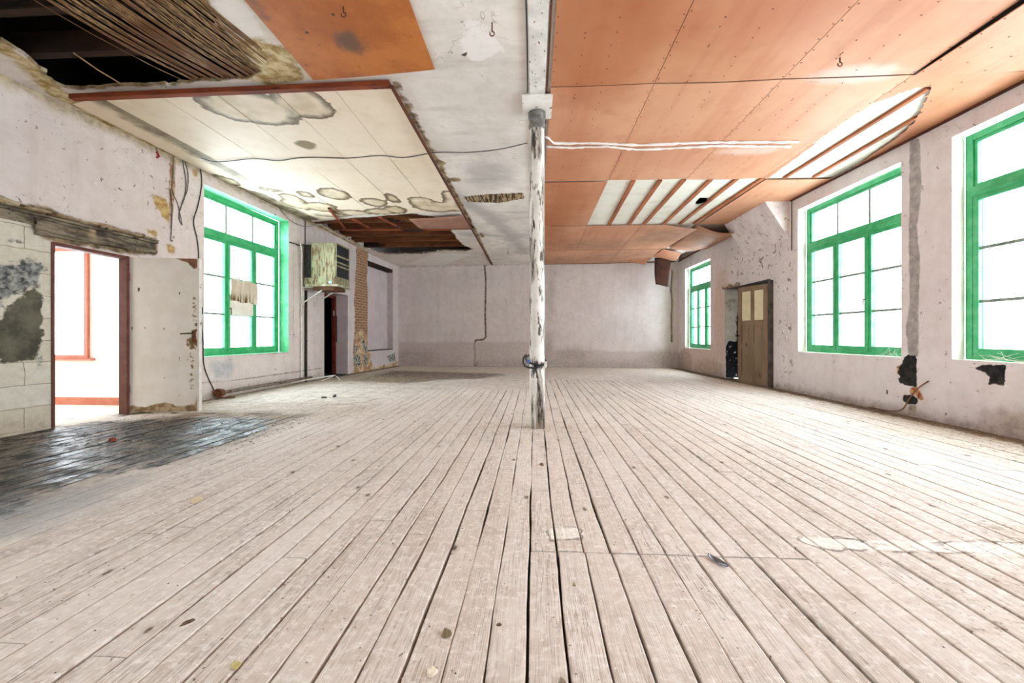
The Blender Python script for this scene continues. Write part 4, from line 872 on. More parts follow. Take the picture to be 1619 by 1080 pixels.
# ------------------------------------------------------------------ left wall things (local frame: u, w into the room, z)
def wallthing(W, name, label, cat, u, z, grp=None): return thing(name, label, cat, W.M @ Matrix.Translation((u, 0, z)), grp)
def lb(W, b, u0, u1, w0, w1, z0, z1):
    y0, y1 = W.s * w0, W.s * w1; b.box(u0, u1, min(y0, y1), max(y0, y1), z0, z1); return b
# door 1 frame, lintel and leaf
d1 = thing('door_1', None, None, WL.M @ Matrix.Translation((4.05, 0, 0)), None, 'structure'); d1['label'] = 'left doorway into the bright side room'
b = MB(); lb(WL, b, 0, .03, -.10, .012, 0, 2.03); lb(WL, b, .765, .80, -.10, .02, 0, 2.03); lb(WL, b, 0, .8, -.10, .012, 1.995, 2.03); b.build('door_frame', M_brown, d1, None, bevel=.004)
lt = wallthing(WL, 'steel_lintel', 'corroded steel beam embedded in the left wall above the doorway', 'beam', 0, 2.05)
def lint_mat():
    t = NT('corroded_lintel'); n = t.noise(1, 6, .65, t.vmap((3, 6, 9))); c = t.mix(t.step(n, .4, .6), '4a3f36', '8a7d68'); c = t.mix(t.step(t.noise(6, 6, .7), .55, .66), c, '2c221c'); c = t.mix(t.step(t.noise(3, 5), .6, .7), c, 'b09878'); t.bump(n, .7, .012); return t.out(c, .8, .3)
M_lint = lint_mat()
b = MB(); lb(WL, b, 1.9, 5.2, -.02, .055, .22, .245); lb(WL, b, 1.9, 5.2, -.02, .008, .12, .225); b.build('flange', M_lint, lt, None, bevel=.003)
def lump(u, v):
    uu = 3.9 + 1.3 * u; return (uu, -(.012 + .035 * math.sin(v * PI) + .008 * math.sin(u * 23)), .02 + .19 * v * (1 - .35 * u) + .06 * (1 - v) * u)
MB().sheet(lump, 40, 8, -.004).build('mortar_fill', M_lint, lt, None, True)
def roll(u):
    return (3.88 + 1.0 * u, -(.05 + .006 * math.sin(u * 19)), .095 - .02 * u + .005 * math.sin(u * 31))
MB().tube([roll(i / 30) for i in range(31)], [.028 + .005 * math.sin(i * 1.3) for i in range(31)], 10).build('rail', M_lint, lt, None, True)
# broken plaster lip above the lintel
def lip(u, v): return (1.9 + 3.3 * u, -(.06 * math.sin(v * PI * .6) + .006), .25 + (.10 + .03 * math.sin(u * 17) + .02 * math.sin(u * 41)) * (1 - .75 * u) * v)
MB().sheet(lip, 60, 5, -.004).build('plaster_lip', simple('broken_plaster_edge', '8d7458', 'b5a283', 9, .9, .6, (1, 1, 1), ('54402e', 11, .55)), lt, None, True)

def leaf_mat():
    t = NT('white_door_paint'); n = t.noise(4, 5); c = t.mix(t.step(n, .35, .65), 'e6dfd7', 'ddd5cb')
    c = t.mix(t.step(t.noise(1, 5, .6, t.vmap((14, 14, 8))), .665, .69), c, '54463a')
    c = t.mix(t.mask('bare', 8, .04, .008), c, t.mix(t.step(t.noise(9, 6), .4, .6), '8f5e46', '6f4636')); c = t.mix(t.mask('rotb', 7, .05, .01), c, t.mix(t.step(t.noise(12, 6), .4, .6), 'b09a78', '7d6446'))
    c = t.mix(t.mask('rustrun', 26, .10, .01), c, '7a6038'); t.bump(n, .15, .004); return t.out(c, .55, .35)
leafM = Matrix.Translation((-5.215, 4.86, .02)) @ Matrix.Rotation(math.radians(9.5), 4, 'Z')
lf = thing('open_door', 'white painted door leaf standing open into the room beside the left window', 'door', leafM)
def grid_panel(w, h, th, cell=.03):
    nx, nz = int(w / cell), int(h / cell); V = []; Fc = []
    for j in range(nz + 1):
        for i in range(nx + 1): V.append((w * i / nx, 0, h * j / nz))
    for j in range(nz):
        for i in range(nx): a = j * (nx + 1) + i; Fc.append((a, a + 1, a + nx + 2, a + nx + 1))
    bm = bmesh.new(); bv = [bm.verts.new(p) for p in V]
    for q in Fc: bm.faces.new([bv[k] for k in q])
    r = bmesh.ops.extrude_face_region(bm, geom=bm.faces[:]); 
    for v in [g for g in r['geom'] if isinstance(g, bmesh.types.BMVert)]: v.co.y += th
    bmesh.ops.recalc_face_normals(bm, faces=bm.faces); me = bpy.data.meshes.new('leaf'); bm.to_mesh(me); bm.free(); return me
me = grid_panel(.825, 2.0, .04); P = coords(me)[:, [0, 2]]
setattr_(me, 'bare', umin(sdf(P, [(.46, 2.02), (.60, 1.975), (.70, 1.95), (.77, 1.86), (.83, 1.88), (.90, 2.05)])))
setattr_(me, 'rotb', umin(sdf(P, [(-.02, -.05), (-.02, .09), (.2, .06), (.4, .12), (.6, .07), (.78, .10), (.80, .2), (.88, .22), (.88, -.05)])))
setattr_(me, 'rustrun', umin(sdell(P, (.75, .90), .07, .07), sdline(P, [(.74, .85), (.75, .6), (.74, .3)], .008), sdline(P, [(.77, 1.5), (.79, 1.1), (.77, .9)], .008)))
link('leaf', me, leaf_mat(), lf)
MB().box(.813, .835, -.006, .046, 0, 2.0).build('edge_strip', M_white, lf)
hd = MB().box(.745, .79, -.008, 0, .90, 1.06).build('lock_plate', M_rust, lf)
MB().tube([(.77, -.005, 1.02), (.77, -.05, 1.02), (.75, -.058, 1.02), (.64, -.055, 1.015)], .009, 8).build('handle', M_dark, hd, None, True)
b = MB()
for z in (.25, 1.7): b.tube([(-.006, .0, z), (-.006, .0, z + .1)], .011, 8)
b.build('hinges', M_rust, lf)

# side room beyond the left doorway
aw = MB(); x0, x1, y0, y1, h = -8.6, -5.36, 1.6, 5.5, 3.0
M_annex = simple('white_room_plaster', 'eeece8', 'e8e4de', 2, .85, .1)
AX = (-7.05 - .72, -7.05 + .62)
AWn = [( -7.75, -6.52, .68, 2.30)]
w_ = AWn[0]
def ann_wall():
    b = MB(); Y = 5.5
    b.quad((x0, Y, 0), (w_[0], Y, 0), (w_[0], Y, h), (x0, Y, h)); b.quad((w_[1], Y, 0), (x1, Y, 0), (x1, Y, h), (w_[1], Y, h))
    b.quad((w_[0], Y, 0), (w_[1], Y, 0), (w_[1], Y, w_[2]), (w_[0], Y, w_[2])); b.quad((w_[0], Y, w_[3]), (w_[1], Y, w_[3]), (w_[1], Y, h), (w_[0], Y, h))
    return b
o = ann_wall().build('wall_side_room_far', M_annex, None, None, fix=False); o['kind'] = 'structure'
b = MB(); b.quad((x0, y0, 0), (x0, y1 - 1.3, 0), (x0, y1 - 1.3, h), (x0, y0, h)); b.quad((x0, y1 - .3, 0), (x0, y1, 0), (x0, y1, h), (x0, y1 - .3, h)); b.quad((x0, y1 - 1.3, 0), (x0, y1 - .3, 0), (x0, y1 - .3, .7), (x0, y1 - 1.3, .7)); b.quad((x0, y1 - 1.3, 2.3), (x0, y1 - .3, 2.3), (x0, y1 - .3, h), (x0, y1 - 1.3, h))
o = b.build('wall_side_room_left', M_annex, None, None, fix=False); o['kind'] = 'structure'
b = MB(); b.quad((x0, y0, 0), (x1, y0, 0), (x1, y0, h), (x0, y0, h)); o = b.build('wall_side_room_near', M_annex, None, None, fix=False); o['kind'] = 'structure'
b = MB(); b.quad((x0, y0, h), (-5.42, y0, h), (-5.27, y1, h), (x0, y1, h)); o = b.build('ceiling_side_room', M_annex, None, None, fix=False); o['kind'] = 'structure'
b = MB(); b.quad((x0, y0, -.001), (-5.345, y0, -.001), (-5.20, y1, -.001), (x0, y1, -.001)); o = b.build('floor_side_room', simple('pale_dusty_floor', 'e3dacb', 'd3c8b6', 4, .8, .2, (1, 1, 1), ('8d7d68', 12, .62)), None, None, fix=False); o['kind'] = 'structure'
M_salmon = simple('salmon_paint', 'b4674f', 'c07860', 5, .6, .1)
o = MB().box(x0, x1 + .1, 5.47, 5.5, 0, .105).build('baseboard_side_room', M_salmon); o['kind'] = 'structure'
o = MB().box(x0, x1 + .1, 5.485, 5.5, .30, .325).build('trim_1', M_annex); o['kind'] = 'structure'
wn = thing('window_10', None, None, Matrix.Translation((w_[0], 5.5, w_[2])), None, 'structure'); wn['label'] = 'salmon framed window of the side room seen through the left doorway'
b = MB(); ww, wh_ = w_[1] - w_[0], w_[3] - w_[2]
b.box(ww - .06, ww, -.03, .05, 0, wh_); b.box(0, .06, -.03, .05, 0, wh_); b.box(.06, ww - .06, -.03, .05, -.0, .05); b.box(.06, ww - .06, -.03, .05, wh_ - .05, wh_); b.box(-.05, ww + .09, -.06, 0, -.03, 0); b.build('frame', M_salmon, wn, None, bevel=.004)
b = MB(); b.box(.50, .56, 0, .04, .05, wh_ - .05); cs = b.build('casement', M_whitemetal, wn); b = MB(); b.box(.06, ww - .06, .02, .023, .05, wh_ - .05); b.build('glass', M_glass, cs)
portal(((w_[0] + w_[1]) / 2, 5.6, 1.5), (0, -1, 0), ww, wh_); portal((x0 - .05, 4.7, 1.5), (1, 0, 0), 1.0, 1.6)

# closet painted black to imitate the unlit room, and door 2
P0 = WL2.M
b = MB(); X0, X1 = -.02, 1.3
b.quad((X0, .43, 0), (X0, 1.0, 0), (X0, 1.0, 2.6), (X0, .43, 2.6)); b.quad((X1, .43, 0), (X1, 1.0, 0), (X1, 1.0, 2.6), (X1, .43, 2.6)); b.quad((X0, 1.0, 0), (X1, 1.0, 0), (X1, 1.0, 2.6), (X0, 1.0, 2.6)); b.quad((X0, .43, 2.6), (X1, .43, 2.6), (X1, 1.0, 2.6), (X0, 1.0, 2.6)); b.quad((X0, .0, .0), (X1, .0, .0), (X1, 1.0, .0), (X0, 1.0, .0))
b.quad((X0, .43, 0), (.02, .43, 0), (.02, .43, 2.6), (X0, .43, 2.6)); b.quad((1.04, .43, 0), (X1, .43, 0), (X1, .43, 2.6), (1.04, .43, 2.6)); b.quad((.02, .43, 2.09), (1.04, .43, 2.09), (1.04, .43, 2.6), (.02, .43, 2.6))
o = b.build('wall_closet', simple('unlit_closet_black', '0b0a0a', '151312', 3, .95, 0), None, P0, fix=False); o['kind'] = 'structure'
d2 = thing('door_2', None, None, WL2.M, None, 'structure'); d2['label'] = 'narrow black doorway with a dark red frame below the wall cooler'
b = MB(); b.box(.97, 1.04, .33, .42, 0, 2.09); b.box(.02, .09, .33, .42, 0, 2.09); b.box(.09, .97, .33, .42, 2.02, 2.09); b.build('door_frame', M_redframe, d2, None, bevel=.004)
b = MB(); b.tube([(1.0, .30, .85), (1.0, .30, 1.55)], .013, 8); b.tube([(1.0, .30, .9), (1.0, .34, .9)], .009, 6); b.tube([(1.0, .30, 1.45), (1.0, .34, 1.45)], .009, 6); b.build('door_handle', M_dark, d2, None, True)
b = MB(); b.box(.965, .972, .34, .37, 1.55, 1.68); b.build('lock_plate', M_whitemetal, d2)

# wall cooler
def ac_mat():
    t = NT('peeling_cooler_casing'); n = t.noise(1, 6, .65, t.vmap((24, 24, 3.5))); c = t.mix(t.step(t.noise(3, 4), .35, .65), 'a3a17e', '8f8d6c'); c = t.mix(t.mul(t.step(n, .48, .56), .9), c, t.mix(t.step(t.noise(20, 4), .4, .6), '4a3a26', '84623c')); t.bump(n, .4, .006); return t.out(c, .6, .4)
M_ac = ac_mat()
ac = thing('wall_cooler', 'boxy metal air cooler with peeling olive paint bracketed high on the left wall', 'air cooler', Matrix.Translation((-4.84, 8.4, 2.10)))
b = MB(); b.box(0, .54, 0, .62, .03, .93)
b.build('casing', M_ac, ac, None, bevel=.008)
b = MB(); b.box(.54, .56, .01, .03, .0, .93); b.box(.54, .56, .6, .62, .0, .93); b.box(.54, .56, .03, .6, .90, .93); b.box(.54, .565, .03, .6, .04, .2)
for z in (.42, .50, .64): b.box(.545, .565, .03, .6, z, z + .035)
b.build('grille_frame', M_ac, ac, None, bevel=.003)
b = MB(); b.box(.535, .545, .03, .6, .2, .9)
for k in range(16): b.quad((.545, .03, .22 + k * .042), (.545, .6, .22 + k * .042), (.556, .6, .245 + k * .042), (.556, .03, .245 + k * .042))
b.build('grille', simple('black_grille', '15171a', '2b2f33', 30, .5), ac)
MB().box(-.17, 0, .03, .6, .18, .90).build('side_louvre', M_dark, ac); MB().box(-.17, 0, .02, .61, .03, .18).build('side_base', M_ac, ac)
MB().box(-.12, .60, -.03, .66, -.01, .03).build('tray', simple('cooler_tray', 'c9c4b0', '8a7a5c', 8, .6), ac, None, bevel=.004)
MB().box(.02, .5, .03, .55, -.09, -.01).build('sump', simple('rusty_sump', '6a4226', '4a3020', 9, .7, .4), ac, None, bevel=.01)
b = MB().box(.385, .46, -.004, 0, .05, .10).build('sticker', simple('pale_blue_sticker', 'a9c4d8', '9ab8d0', 9, .4), ac)
for y in (.06, .52):
    b = MB().bar((-.21, y, -.02), (.5, y, -.02), .03, .02); b.bar((-.21, y, -.42), (-.21, y, .0), .03, .02); b.bar((-.21, y, -.36), (.30, y, -.03), .025, .02); b.build('bracket', M_whitemetal, ac)
tag(MB().tube([tuple(WL.pt(8.56, .03, z)) for z in (2.02, 1.5, .9, .3, .0)], .028, 10).build('drain_pipe', M_dark, None, None, True), 'black vertical pipe on the left wall below the wall cooler', 'pipe')
cable('cooler_conduit', [WL.pt(8.30, .05, 3.06), WL.pt(8.32, .09, 2.8), WL.pt(8.34, .07, 2.4), WL.pt(8.38, .05, 1.9), WL.pt(8.39, .03, 1.2), WL.pt(8.40, .02, .4), WL.pt(8.40, .02, .06)], .014, 'pale conduit bending down the wall left of the cooler', M_whitemetal)
cable('cooler_lead', [WL.pt(8.03, .012, 2.96), WL.pt(8.2, .02, 2.97), WL.pt(8.33, .03, 2.96), WL.pt(8.42, .1, 3.0)], .012, 'short black lead from the window corner to the cooler', M_blackcable)
tag(MB().tube([WL.pt(8.55, .02, 3.05), WL.pt(8.55, .02, 3.56)], .010, 8).build('conduit_stub', M_cable, None, None, True), 'thin grey conduit rising from the cooler to the ceiling', 'conduit')
# wires on the left wall
def wpt(px, py, w=.012): u, z = WL.uz(px, py); return WL.pt(u, w, z)
cable('wall_cable', [wpt(*p) for p in ((248, 240), (246, 232), (252, 226), (262, 229), (272, 236), (276, 244))], .007, 'short bent wire end with red tip under the ceiling of the left wall', M_cable)
tag(MB().tube([wpt(247, 240), wpt(250, 247), wpt(247, 249)], .014, 6).build('wire_tip', simple('red_tape', '9a2020', 'b03030', 9, .5)), 'red taped wire tip high on the left wall', 'wire tip')
cable('wall_cable', [wpt(*p) for p in ((283, 244), (291, 255), (296, 275), (295, 300), (288, 318), (284, 332))], .006, 'left one of two dark cables dangling above the open white door')
cable('wall_cable', [wpt(*p) for p in ((286, 246), (289, 262), (293, 290), (290, 315), (284, 330), (282, 345), (287, 356))], .006, 'right one of two dark cables dangling above the open white door')
cable('wall_cable', [wpt(*p) for p in ((273, 240), (273, 270), (271, 300), (279, 320), (284, 340), (287, 356))], .005, 'thin wire crossing the tan scar above the open white door')
cable('wall_cable', [wpt(*p) for p in ((268, 300), (271, 330), (270, 360), (269, 380), (272, 380))], .006, 'wire end hanging down beside the tan plaster scar')
cable('window_lead', [wpt(*p) for p in ((315, 262), (318, 290), (312, 325), (305, 350), (310, 375), (313, 400), (312, 420))], .007, 'black lead running down left of the left window from the ceiling', M_blackcable)
ll = cable('window_lead', [wpt(*p) for p in ((312, 478), (317, 500), (320, 545), (322, 580), (335, 612), (344, 628))], .007, 'black lead with an inline switch running down to the pipe end', M_blackcable)
u, z = WL.uz(315.5, 491); MB().box(u - .03, u + .03, -.035, -.0, z - .055, z + .055).build('inline_switch', M_dark, ll, WL.M, bevel=.005)
cable('wall_cable', [wpt(*p, .02) for p in ((315, 262), (325, 270), (340, 279), (360, 281))] + [wpt(385, 285, .05), wpt(410, 300, .05), wpt(430, 312, .04)], .006, 'grey cable fixed along the ceiling edge above the left window')
cable('wall_cable', [wpt(*p, .02) for p in ((432, 318), (445, 335), (460, 350), (480, 358), (493, 357), (498, 352))], .005, 'thin grey cable drooping from the ceiling beside the wall cooler')
# pipe along the foot of the left wall
pp = thing('floor_pipe', 'rusty pipe lying along the foot of the left wall', 'pipe', WL.M @ Matrix.Translation((6.1, -.12, .09)))
MB().tube([(.1, 0, 0), (1.2, 0, .005), (2.5, -.02, 0)], .028, 10).build('pipe_run', simple('grey_brown_pipe', '6f6259', '8b7d72', 12, .7, .3, (1, 1, 1), ('4a3226', 14, .6)), pp, None, True)
MB().tube([(.0, 0, 0), (.02, 0, 0), (.1, 0, 0)], [.075, .075, .055], 14).build('flange', M_rust, pp); MB().tube([(.02, -.0, -.06), (.0, -.10, -.07), (.12, -.2, -.07)], .014, 8).build('pipe_stub', M_rust, pp, None, True)
tag(MB().tube([(-5.05, 8.0, .04), (-4.85, 8.35, .075), (-4.60, 8.95, .105), (-4.45, 8.85, .05), (-4.38, 8.75, .015)], .014, 8).tube([(-4.62, 8.93, .09), (-4.72, 8.62, .012)], .012, 6).build('bent_rod', M_whitemetal), 'pale bent rod with a short leg resting on the floor below the wall cooler', 'rod')

# paper stuck in the left window
cl = thing('window_cloth', 'torn beige cloth with a brown frayed hem hung in the left window', 'cloth', WL.M @ Matrix.Translation((6.98, 0, 1.55)))
def cloth_mat():
    t = NT('beige_cloth'); n = t.noise(1, 5, .6, t.vmap((22, 22, 2))); c = t.mix(t.step(n, .35, .65), 'ddd0bd', 'c9b9a2'); z = t.n.new('ShaderNodeSeparateXYZ'); t.put(z.inputs[0], t.co); c = t.mix(t.mul(t.step(z.outputs[2], .28, .1), t.step(n, .42, .55)), c, '6b4c2c'); t.bump(n, .4, .01); return t.out(c, .9, .1)
def cf(u, v):
    return (-.27 + .62 * u + .04 * v * (1 if u > .5 else -1), .16 + .02 * math.sin(u * 16) * (.4 + v), .60 - .10 * v * 0 - (.56 + .05 * math.sin(u * 9)) * v - .05 * u * (1 - v))
u0, z0_ = WL.uz(366, 441, -.16); u1_, z1_ = WL.uz(407, 480, -.16)
def cf(u, v): return (u0 - 6.98 + (u1_ - u0) * u + .01 * math.sin(v * 5), .17 + .018 * math.sin(u * 17) * (.4 + v), (z0_ - 1.55) + (z1_ - z0_) * v + .012 * math.sin(u * 11) - .02 * u * v)
MB().sheet(cf, 30, 12, .003).build('cloth', cloth_mat(), cl, None, True)
pz = WL.uz(366, 497, -.19)[1]
tag(MB().box(u0 + .02, u1_ - .06, .200, .204, pz, z1_ + .05).build('window_card', simple('off_white_card', 'efe9e0', 'e6dccf', 5, .8), None, WL.M), 'off white card behind the beige cloth in the left window', 'card')

# ------------------------------------------------------------------ right wall things
d3 = thing('door_3', None, None, WR.M @ Matrix.Translation((8.12, 0, 0)), None, 'structure'); d3['label'] = 'right doorway with a dark blue grey frame'
M_blue = simple('dark_blue_grey_paint', '39424a', '4a555e', 7, .6, .3, (1, 1, 1), ('8c9094', 18, .7))
b = MB(); b.box(1.68, 1.80, -.40, -.33, 0, 2.14); b.box(0, .1, -.40, -.33, 0, 2.14); b.box(.1, 1.68, -.40, -.33, 2.06, 2.14); b.build('door_frame', M_blue, d3, None, bevel=.005)
b = MB(); b.box(.86, 1.68, -.39, -.35, .02, 2.05); b.build('door_panel', M_blue, d3, None, bevel=.005)
# far jamb: whitewashed block above, tar black below
me = bpy.data.meshes.new('door_jamb'); V = []; Fc = []; nx, nz = 10, 60
for j in range(nz + 1):
    for i in range(nx + 1): V.append((9.915, -.34 * i / nx, 2.14 * j / nz))
for j in range(nz):
    for i in range(nx): a = j * (nx + 1) + i; Fc.append((a, a + 1, a + nx + 2, a + nx + 1))
me.from_pydata(V, [], Fc); P = -coords(me)[:, [1]], coords(me)[:, [2]]; P = np.hstack(P)
setattr_(me, 'black', umin(sdf(P, [(.02, -.1), (.02, .75), (.08, .90), (.28, .86), (.27, 1.3), (.3, 1.6), (.4, 1.6), (.4, -.1)])))
t = NT('jamb_whitewash'); n = t.noise(4, 6, .65); c = t.mix(t.step(n, .35, .65), 'd3d0c4', 'bfb9a8'); c = t.mix(t.mul(t.step(t.noise(6, 6, .7), .54, .6), .6), c, '8a7a62'); c = t.mix(t.mask('black', 9, .03, .008), c, t.mix(t.step(t.noise(14, 4), .64, .66), '1b1c1e', 'c9c6be')); t.bump(n, .4, .01)
link('door_jamb', me, t.out(c, .8, .2), wr)
# beyond the right doorway
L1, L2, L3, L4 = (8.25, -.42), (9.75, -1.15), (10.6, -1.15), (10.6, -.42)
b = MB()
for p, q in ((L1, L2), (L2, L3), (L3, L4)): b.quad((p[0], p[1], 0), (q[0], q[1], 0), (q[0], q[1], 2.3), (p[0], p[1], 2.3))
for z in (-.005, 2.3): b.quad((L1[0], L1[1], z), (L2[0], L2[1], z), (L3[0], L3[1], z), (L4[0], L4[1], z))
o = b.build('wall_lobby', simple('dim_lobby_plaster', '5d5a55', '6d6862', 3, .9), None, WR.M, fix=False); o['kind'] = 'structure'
# right door leaf
a = Vector((4.635, 8.14, .015)); e = Vector((4.42, 8.86, .015)); dv = (e - a); Wd = dv.length; ang = math.atan2(dv.y, dv.x)
rl = thing('panelled_door', 'brown panelled door with two pale upper panes standing ajar in the right doorway', 'door', Matrix.Translation(a) @ Matrix.Rotation(ang, 4, 'Z'))
M_olive = simple('olive_brown_door', '85705a', '75614a', 5, .6, .2, (1, 1, .3), ('57452f', 9, .66))
H = 2.03; b = MB(); S = .10; T = .042; y0, y1 = -.0, T
for (x0_, x1_, c0, c1) in ((0, S, 0, H), (Wd - S, Wd, 0, H), (S, Wd - S, 0, .16), (S, Wd - S, H - .10, H), (S, Wd - S, 1.22, 1.32), (S, Wd - S, .72, .86), (Wd / 2 - .04, Wd / 2 + .04, 1.32, H - .1), (Wd / 2 - .04, Wd / 2 + .04, .86, 1.22)): b.box(x0_, x1_, y0, y1, c0, c1)
b.build('door_rails', M_olive, rl, None, bevel=.004)
for (x0_, x1_, c0, c1) in ((S, Wd / 2 - .04, .86, 1.22), (Wd / 2 + .04, Wd - S, .86, 1.22), (S, Wd - S, .16, .72)):
    b = MB(); b.box(x0_, x1_, .012, .03, c0, c1); b.box(x0_ + .045, x1_ - .045, .004, .038, c0 + .045, c1 - .045); b.build('door_panel', M_olive, rl, None, bevel=.006)
M_pane = simple('whitewashed_pane', 'd9cfb0', 'cfc4a0', 5, .6, .1)
for (x0_, x1_) in ((S, Wd / 2 - .04), (Wd / 2 + .04, Wd - S)): MB().box(x0_, x1_, .018, .026, 1.32, H - .1).build('pane', M_pane, rl)
b = MB(); b.tube([(Wd - .05, T, 1.0), (Wd - .05, T + .05, 1.0)], .01, 8); b.tube([(Wd - .05, T + .05, 1.0), (Wd - .05, T + .085, 1.0)], [.028, .022], 12); b.tube([(Wd - .05, 0, 1.0), (Wd - .05, -.045, 1.0)], .012, 8); b.build('knob', M_dark, rl, None, True)
MB().box(Wd - .012, Wd + .004, .005, T - .005, .74, 1.0 - .06).build('lock_edge', M_dark, rl)
# dark strip for the leaf edge and its shadow, hinge side
tag(MB().box(8.02, 8.12, .002, .05, 0, 2.10).build('door_post', simple('grey_black_post', '3c3834', '57504a', 7, .8, .3), None, WR.M, bevel=.004), 'dark strip for the edge and shadow of the brown panelled door', 'post')
# broken lintel edge over the right doorway
def lip2(u, v): return (9.2 + .75 * u, .03 + .02 * math.sin(v * PI) + .01 * math.sin(u * 15), 2.13 + (.07 + .03 * math.sin(u * 13)) * v)
o = MB().sheet(lip2, 20, 5, .01).build('lintel_edge', simple('broken_brown_edge', '6d5240', '9a8672', 9, .9, .5), None, WR.M, True); tag(o, 'crumbling brown lintel edge over the right doorway', 'lintel')
# sloping corbel under the ceiling
a0, a1 = 7.55, 9.05
def zt(x, y): return zc(x, y) - .0
pts = {}
for nm, u in (('n', a0), ('f', a1)):
    for nm2, w, z in (('t', .0, 3.50), ('o', .44, 3.49), ('b', .0, 2.82)):
        v = WR.pt(u, w, z); pts[nm + nm2] = (v.x, v.y, v.z)
b = MB(); nseg = 12
prof = [(0, 3.50), (.44, 3.49), (.40, 3.40), (.28, 3.22), (.14, 3.00), (0, 2.80)]
n0 = 0; b.v = [tuple(WR.pt(u, w, z)) for u in np.linspace(a0, a1, nseg + 1) for w, z in prof]; k = len(prof)
for i in range(nseg):
    for j in range(k - 1): b.f.append((i * k + j, i * k + j + 1, (i + 1) * k + j + 1, (i + 1) * k + j))
b.f.append(tuple(range(k))); b.f.append(tuple(range(nseg * k, nseg * k + k))[::-1])
t = NT('corbel_plaster'); n = t.noise(4, 6, .65); c = t.mix(t.step(n, .35, .65), 'e3dad6', 'd3c6c3'); c = t.mix(t.mul(t.step(t.noise(9, 5, .6), .60, .64), .7), c, '8a7868'); t.bump(n, .4, .01); t.out(c, .85, .2)
tag(b.build('corbel', t.m, None, None), 'sloping plastered corbel under the orange ceiling above the right doorway', 'corbel')
# pipe stub and cobweb near the window
cable('corbel_cable', [WR.pt(7.46, .02, z) for z in (3.46, 3.2, 2.9, 2.55)], .008, 'dark thin pipe hanging from the ceiling beside the corbel', M_dark)
cable('chase_cable', [WR.pt(5.00, .03, .47), WR.pt(5.12, .05, .36), WR.pt(5.22, .05, .22), WR.pt(5.30, .06, .08), WR.pt(5.45, .07, .03), WR.pt(5.8, .06, .02)], .008, 'frayed brown cable coming out of the black patch on the right wall', simple('brown_cable', '6a4c3a', '84654e', 12, .7))
cable('back_cable', [WB.pt(WB.uz(1062, 440)[0], .02, 3.1), WB.pt(WB.uz(1062, 440)[0] - .01, .02, 2.2), WB.pt(WB.uz(1062, 440)[0], .02, 1.05)], .008, 'thin dark wire down the back wall beside the right corner', M_cable)
# cobwebs in the window sills
def web(cx, cz, label, seed, wdt=.35):
    r = random.Random(seed); b = MB()
    for k in range(16):
        p0 = WR.pt(cx + r.uniform(-wdt, wdt), -.12 * r.random(), cz + .01); p1 = WR.pt(cx + r.uniform(-wdt, wdt), -.12, cz + .10 * r.random() + .02); m = (p0 + p1) / 2 - Vector((0, 0, .02)); b.tube([p0, m, p1], .0012, 4, False)
    tag(b.build('cobweb', simple('pale_cobweb', 'f0eeea', 'e4e0da', 9, .9), None, None, False, fix=False), label, 'cobweb')
web(4.3, .74, 'pale cobweb strands on the sill of the nearest right window', 1); web(5.6, .73, 'pale cobweb strands on the sill of the middle right window', 2, .2)

# ------------------------------------------------------------------ things lying on the floor
def flake(px, py, sx, sy, h, c1, c2, label, rot=0, name='plaster_flake', cat='debris', seed=1, grp=None):
    x, y = onfloor(px, py); r = random.Random(seed); n = 11
    poly = [(math.cos(2 * PI * i / n) * sx * r.uniform(.7, 1.1), math.sin(2 * PI * i / n) * sy * r.uniform(.7, 1.1)) for i in range(n)]
    b = MB(); k = n; b.v = [(p[0], p[1], 0) for p in poly] + [(p[0] * .75, p[1] * .75, h * r.uniform(.6, 1.)) for p in poly] + [(0, 0, h * 1.1)]
    for i in range(n): b.f.append((i, (i + 1) % n, n + (i + 1) % n, n + i)); b.f.append((n + i, n + (i + 1) % n, 2 * n))
    b.f.append(tuple(range(n))[::-1])
    o = b.build(name, simple(name + '_%d' % seed, c1, c2, 40, .7, .3), None, Matrix.Translation((x, y, .001)) @ Matrix.Rotation(rot, 4, 'Z')); return tag(o, label, cat, grp)
def shard():
    x, y = onfloor(1135, 889); f = lambda u, v: (-.015 + .03 * u, -.05 + .1 * v, .004 + .012 * math.sin(u * PI) * math.sin(min(1, v * 1.3) * PI))
    o = MB().sheet(lambda u, v: ((u - .5) * .034 * math.sin(max(.05, v) * PI * .98 + .03), -.05 + .1 * v, .003 + .010 * math.sin(u * PI)), 8, 12, .002).build('metal_shard', simple('shiny_grey_metal', '6d6f7a', '9a9aa4', 30, .25, .1, (1, 1, 1), None, .8), None, Matrix.Translation((x, y, .002)) @ Matrix.Rotation(math.radians(28), 4, 'Z'), True)
    tag(o, 'small shiny grey shard lying by the board joint right of centre', 'shard')
shard()
flake(311, 792, .035, .03, .02, 'd8c8a8', 'c9b890', 'pale crumb of plaster beside the dark wet stain', 0, seed=2)
flake(857, 735, .016, .03, .012, '6a4a38', '84604a', 'brown wood chip in the gap in front of the column', .2, 'wood_chip', 'debris', 3)
flake(529, 627, .03, .10, .03, '2a2724', '3a3530', 'black curved scrap on the pale floor before the cooler', .3, 'scrap', 'debris', 4)
flake(512, 629, .05, .05, .02, '4a443c', '5c564c', 'small dark scrap left of the black curved scrap', 0, 'scrap', 'debris', 5)
flake(706, 1003, .018, .022, .012, '8a7a60', '6d5c44', 'tuft of brown fluff in the board gap near the bottom edge', .3, 'fluff', 'debris', 6)
flake(372, 1052, .016, .022, .006, 'cfc48a', 'a8985c', 'dry yellowish leaf on the boards near the bottom left', .9, 'dry_leaf', 'leaf', 7)
flake(789, 989, .012, .008, .006, '6d5c50', '4a3c34', 'dark splinter on the boards at bottom centre', .4, 'splinter', 'debris', 8)
flake(297, 985, .012, .028, .006, '4a3a2c', '6a5440', 'dark bark scrap on the boards at the lower left', -.7, 'bark_scrap', 'debris', 9)
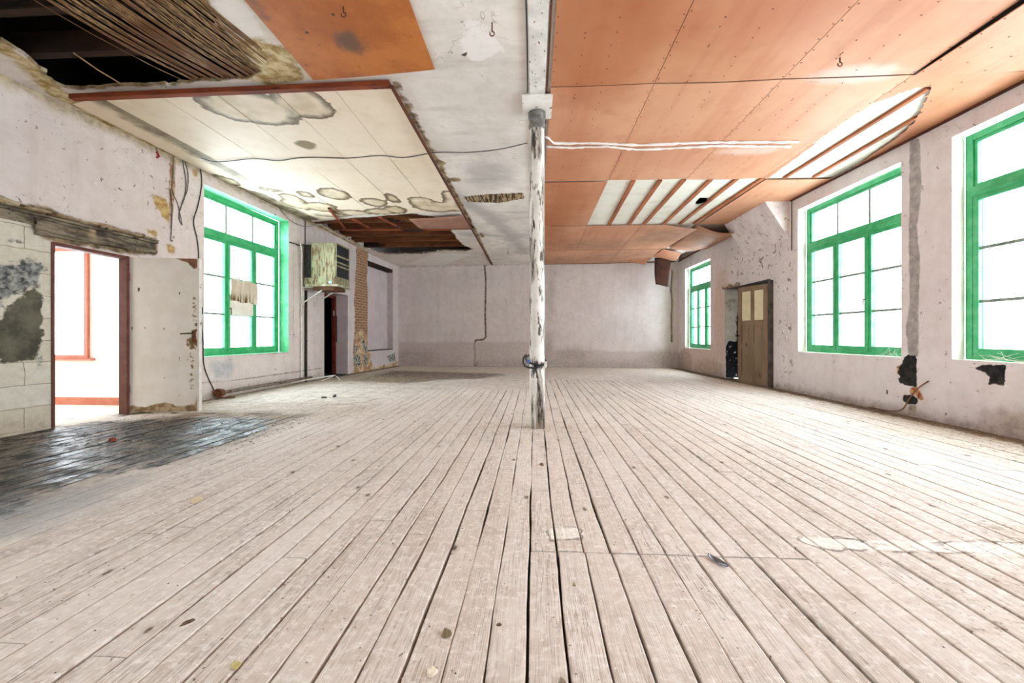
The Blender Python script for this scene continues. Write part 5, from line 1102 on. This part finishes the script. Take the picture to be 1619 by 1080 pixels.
flake(908, 926, .008, .012, .007, 'b0a878', '94875c', 'tiny yellow green crumb right of the centre line', 0, 'crumb', 'debris', 10)
flake(683, 1063, .020, .02, .008, 'e8dccb', 'd8c9b4', 'pale plaster crumb at the bottom edge in a board gap', 0, 'plaster_flake', 'debris', 12)
flake(1185, 592, .22, .10, .03, 'd8ccbc', 'c4b6a4', 'pale heap of fallen plaster by the wall left of the right doorway', .2, 'plaster_flake', 'debris', 11)
o_ = onfloor(178, 697); flake(178, 697, .03, .03, .03, '6a2a1c', '84402c', 'small rust red lump on the dark wet stain', 0, 'rust_lump', 'debris', 13)
def grit(name, n, fn, s0, s1, mat, label):
    b = MB(); r = random.Random(len(name) + n)
    for _ in range(n):
        x, y = fn(r); s = r.uniform(s0, s1); a = r.uniform(0, PI); ca, sa = math.cos(a) * s, math.sin(a) * s; q = r.uniform(.3, .9); hh = s * r.uniform(.2, .6); k = len(b.v)
        b.v += [(x + ca, y + sa, .001), (x - sa * q, y + ca * q, .001), (x - ca, y - sa, .001), (x + sa * q, y - ca * q, .001), (x, y, .001 + hh)]
        b.f += [(k, k + 1, k + 4), (k + 1, k + 2, k + 4), (k + 2, k + 3, k + 4), (k + 3, k, k + 4)]
    tag(b.build(name, mat, None, None, fix=False), label, 'debris', None, 'stuff')
def anyw(r):
    while True:
        x, y = r.uniform(-4.6, 4.5), r.uniform(.9, 9)
        if abs(x) < y * 1.4: return x, y
grit('floor_grit', 2600, anyw, .0015, .006, simple('dark_grit', '5a483a', '3d3027', 20, .9), 'dark grit scattered over the pale boards')
grit('floor_crumbs', 1500, anyw, .0015, .006, simple('pale_grit', 'efe9e0', 'ded4c8', 20, .9), 'pale plaster crumbs scattered over the boards')
grit('wall_rubble', 3500, lambda r: tuple(WR.pt(r.uniform(2.5, 12.5), abs(r.gauss(.02, .13)) + .02, 0)[:2]), .003, .016, simple('brown_rubble', '6a5644', '8f7c68', 20, .9), 'brown rubble and dirt along the foot of the right wall')
grit('corner_rubble', 2200, lambda r: (r.gauss(-3.9, .6), r.gauss(9.4, .5)) if r.random() < .6 else tuple(WL.pt(r.uniform(5, 9.1), abs(r.gauss(.02, .18)) + .02, 0)[:2]), .004, .018, simple('mixed_rubble', 'a89882', 'cfc3b2', 20, .9), 'pale rubble on the floor below the wall cooler')
grit('wet_rubble', 900, lambda r: (r.uniform(-5.0, -2.6), r.uniform(3.3, 4.9)), .003, .014, simple('black_crumbs', '1c1815', '332a23', 20, .6), 'black crumbs on the wet dark stain by the left doorway')
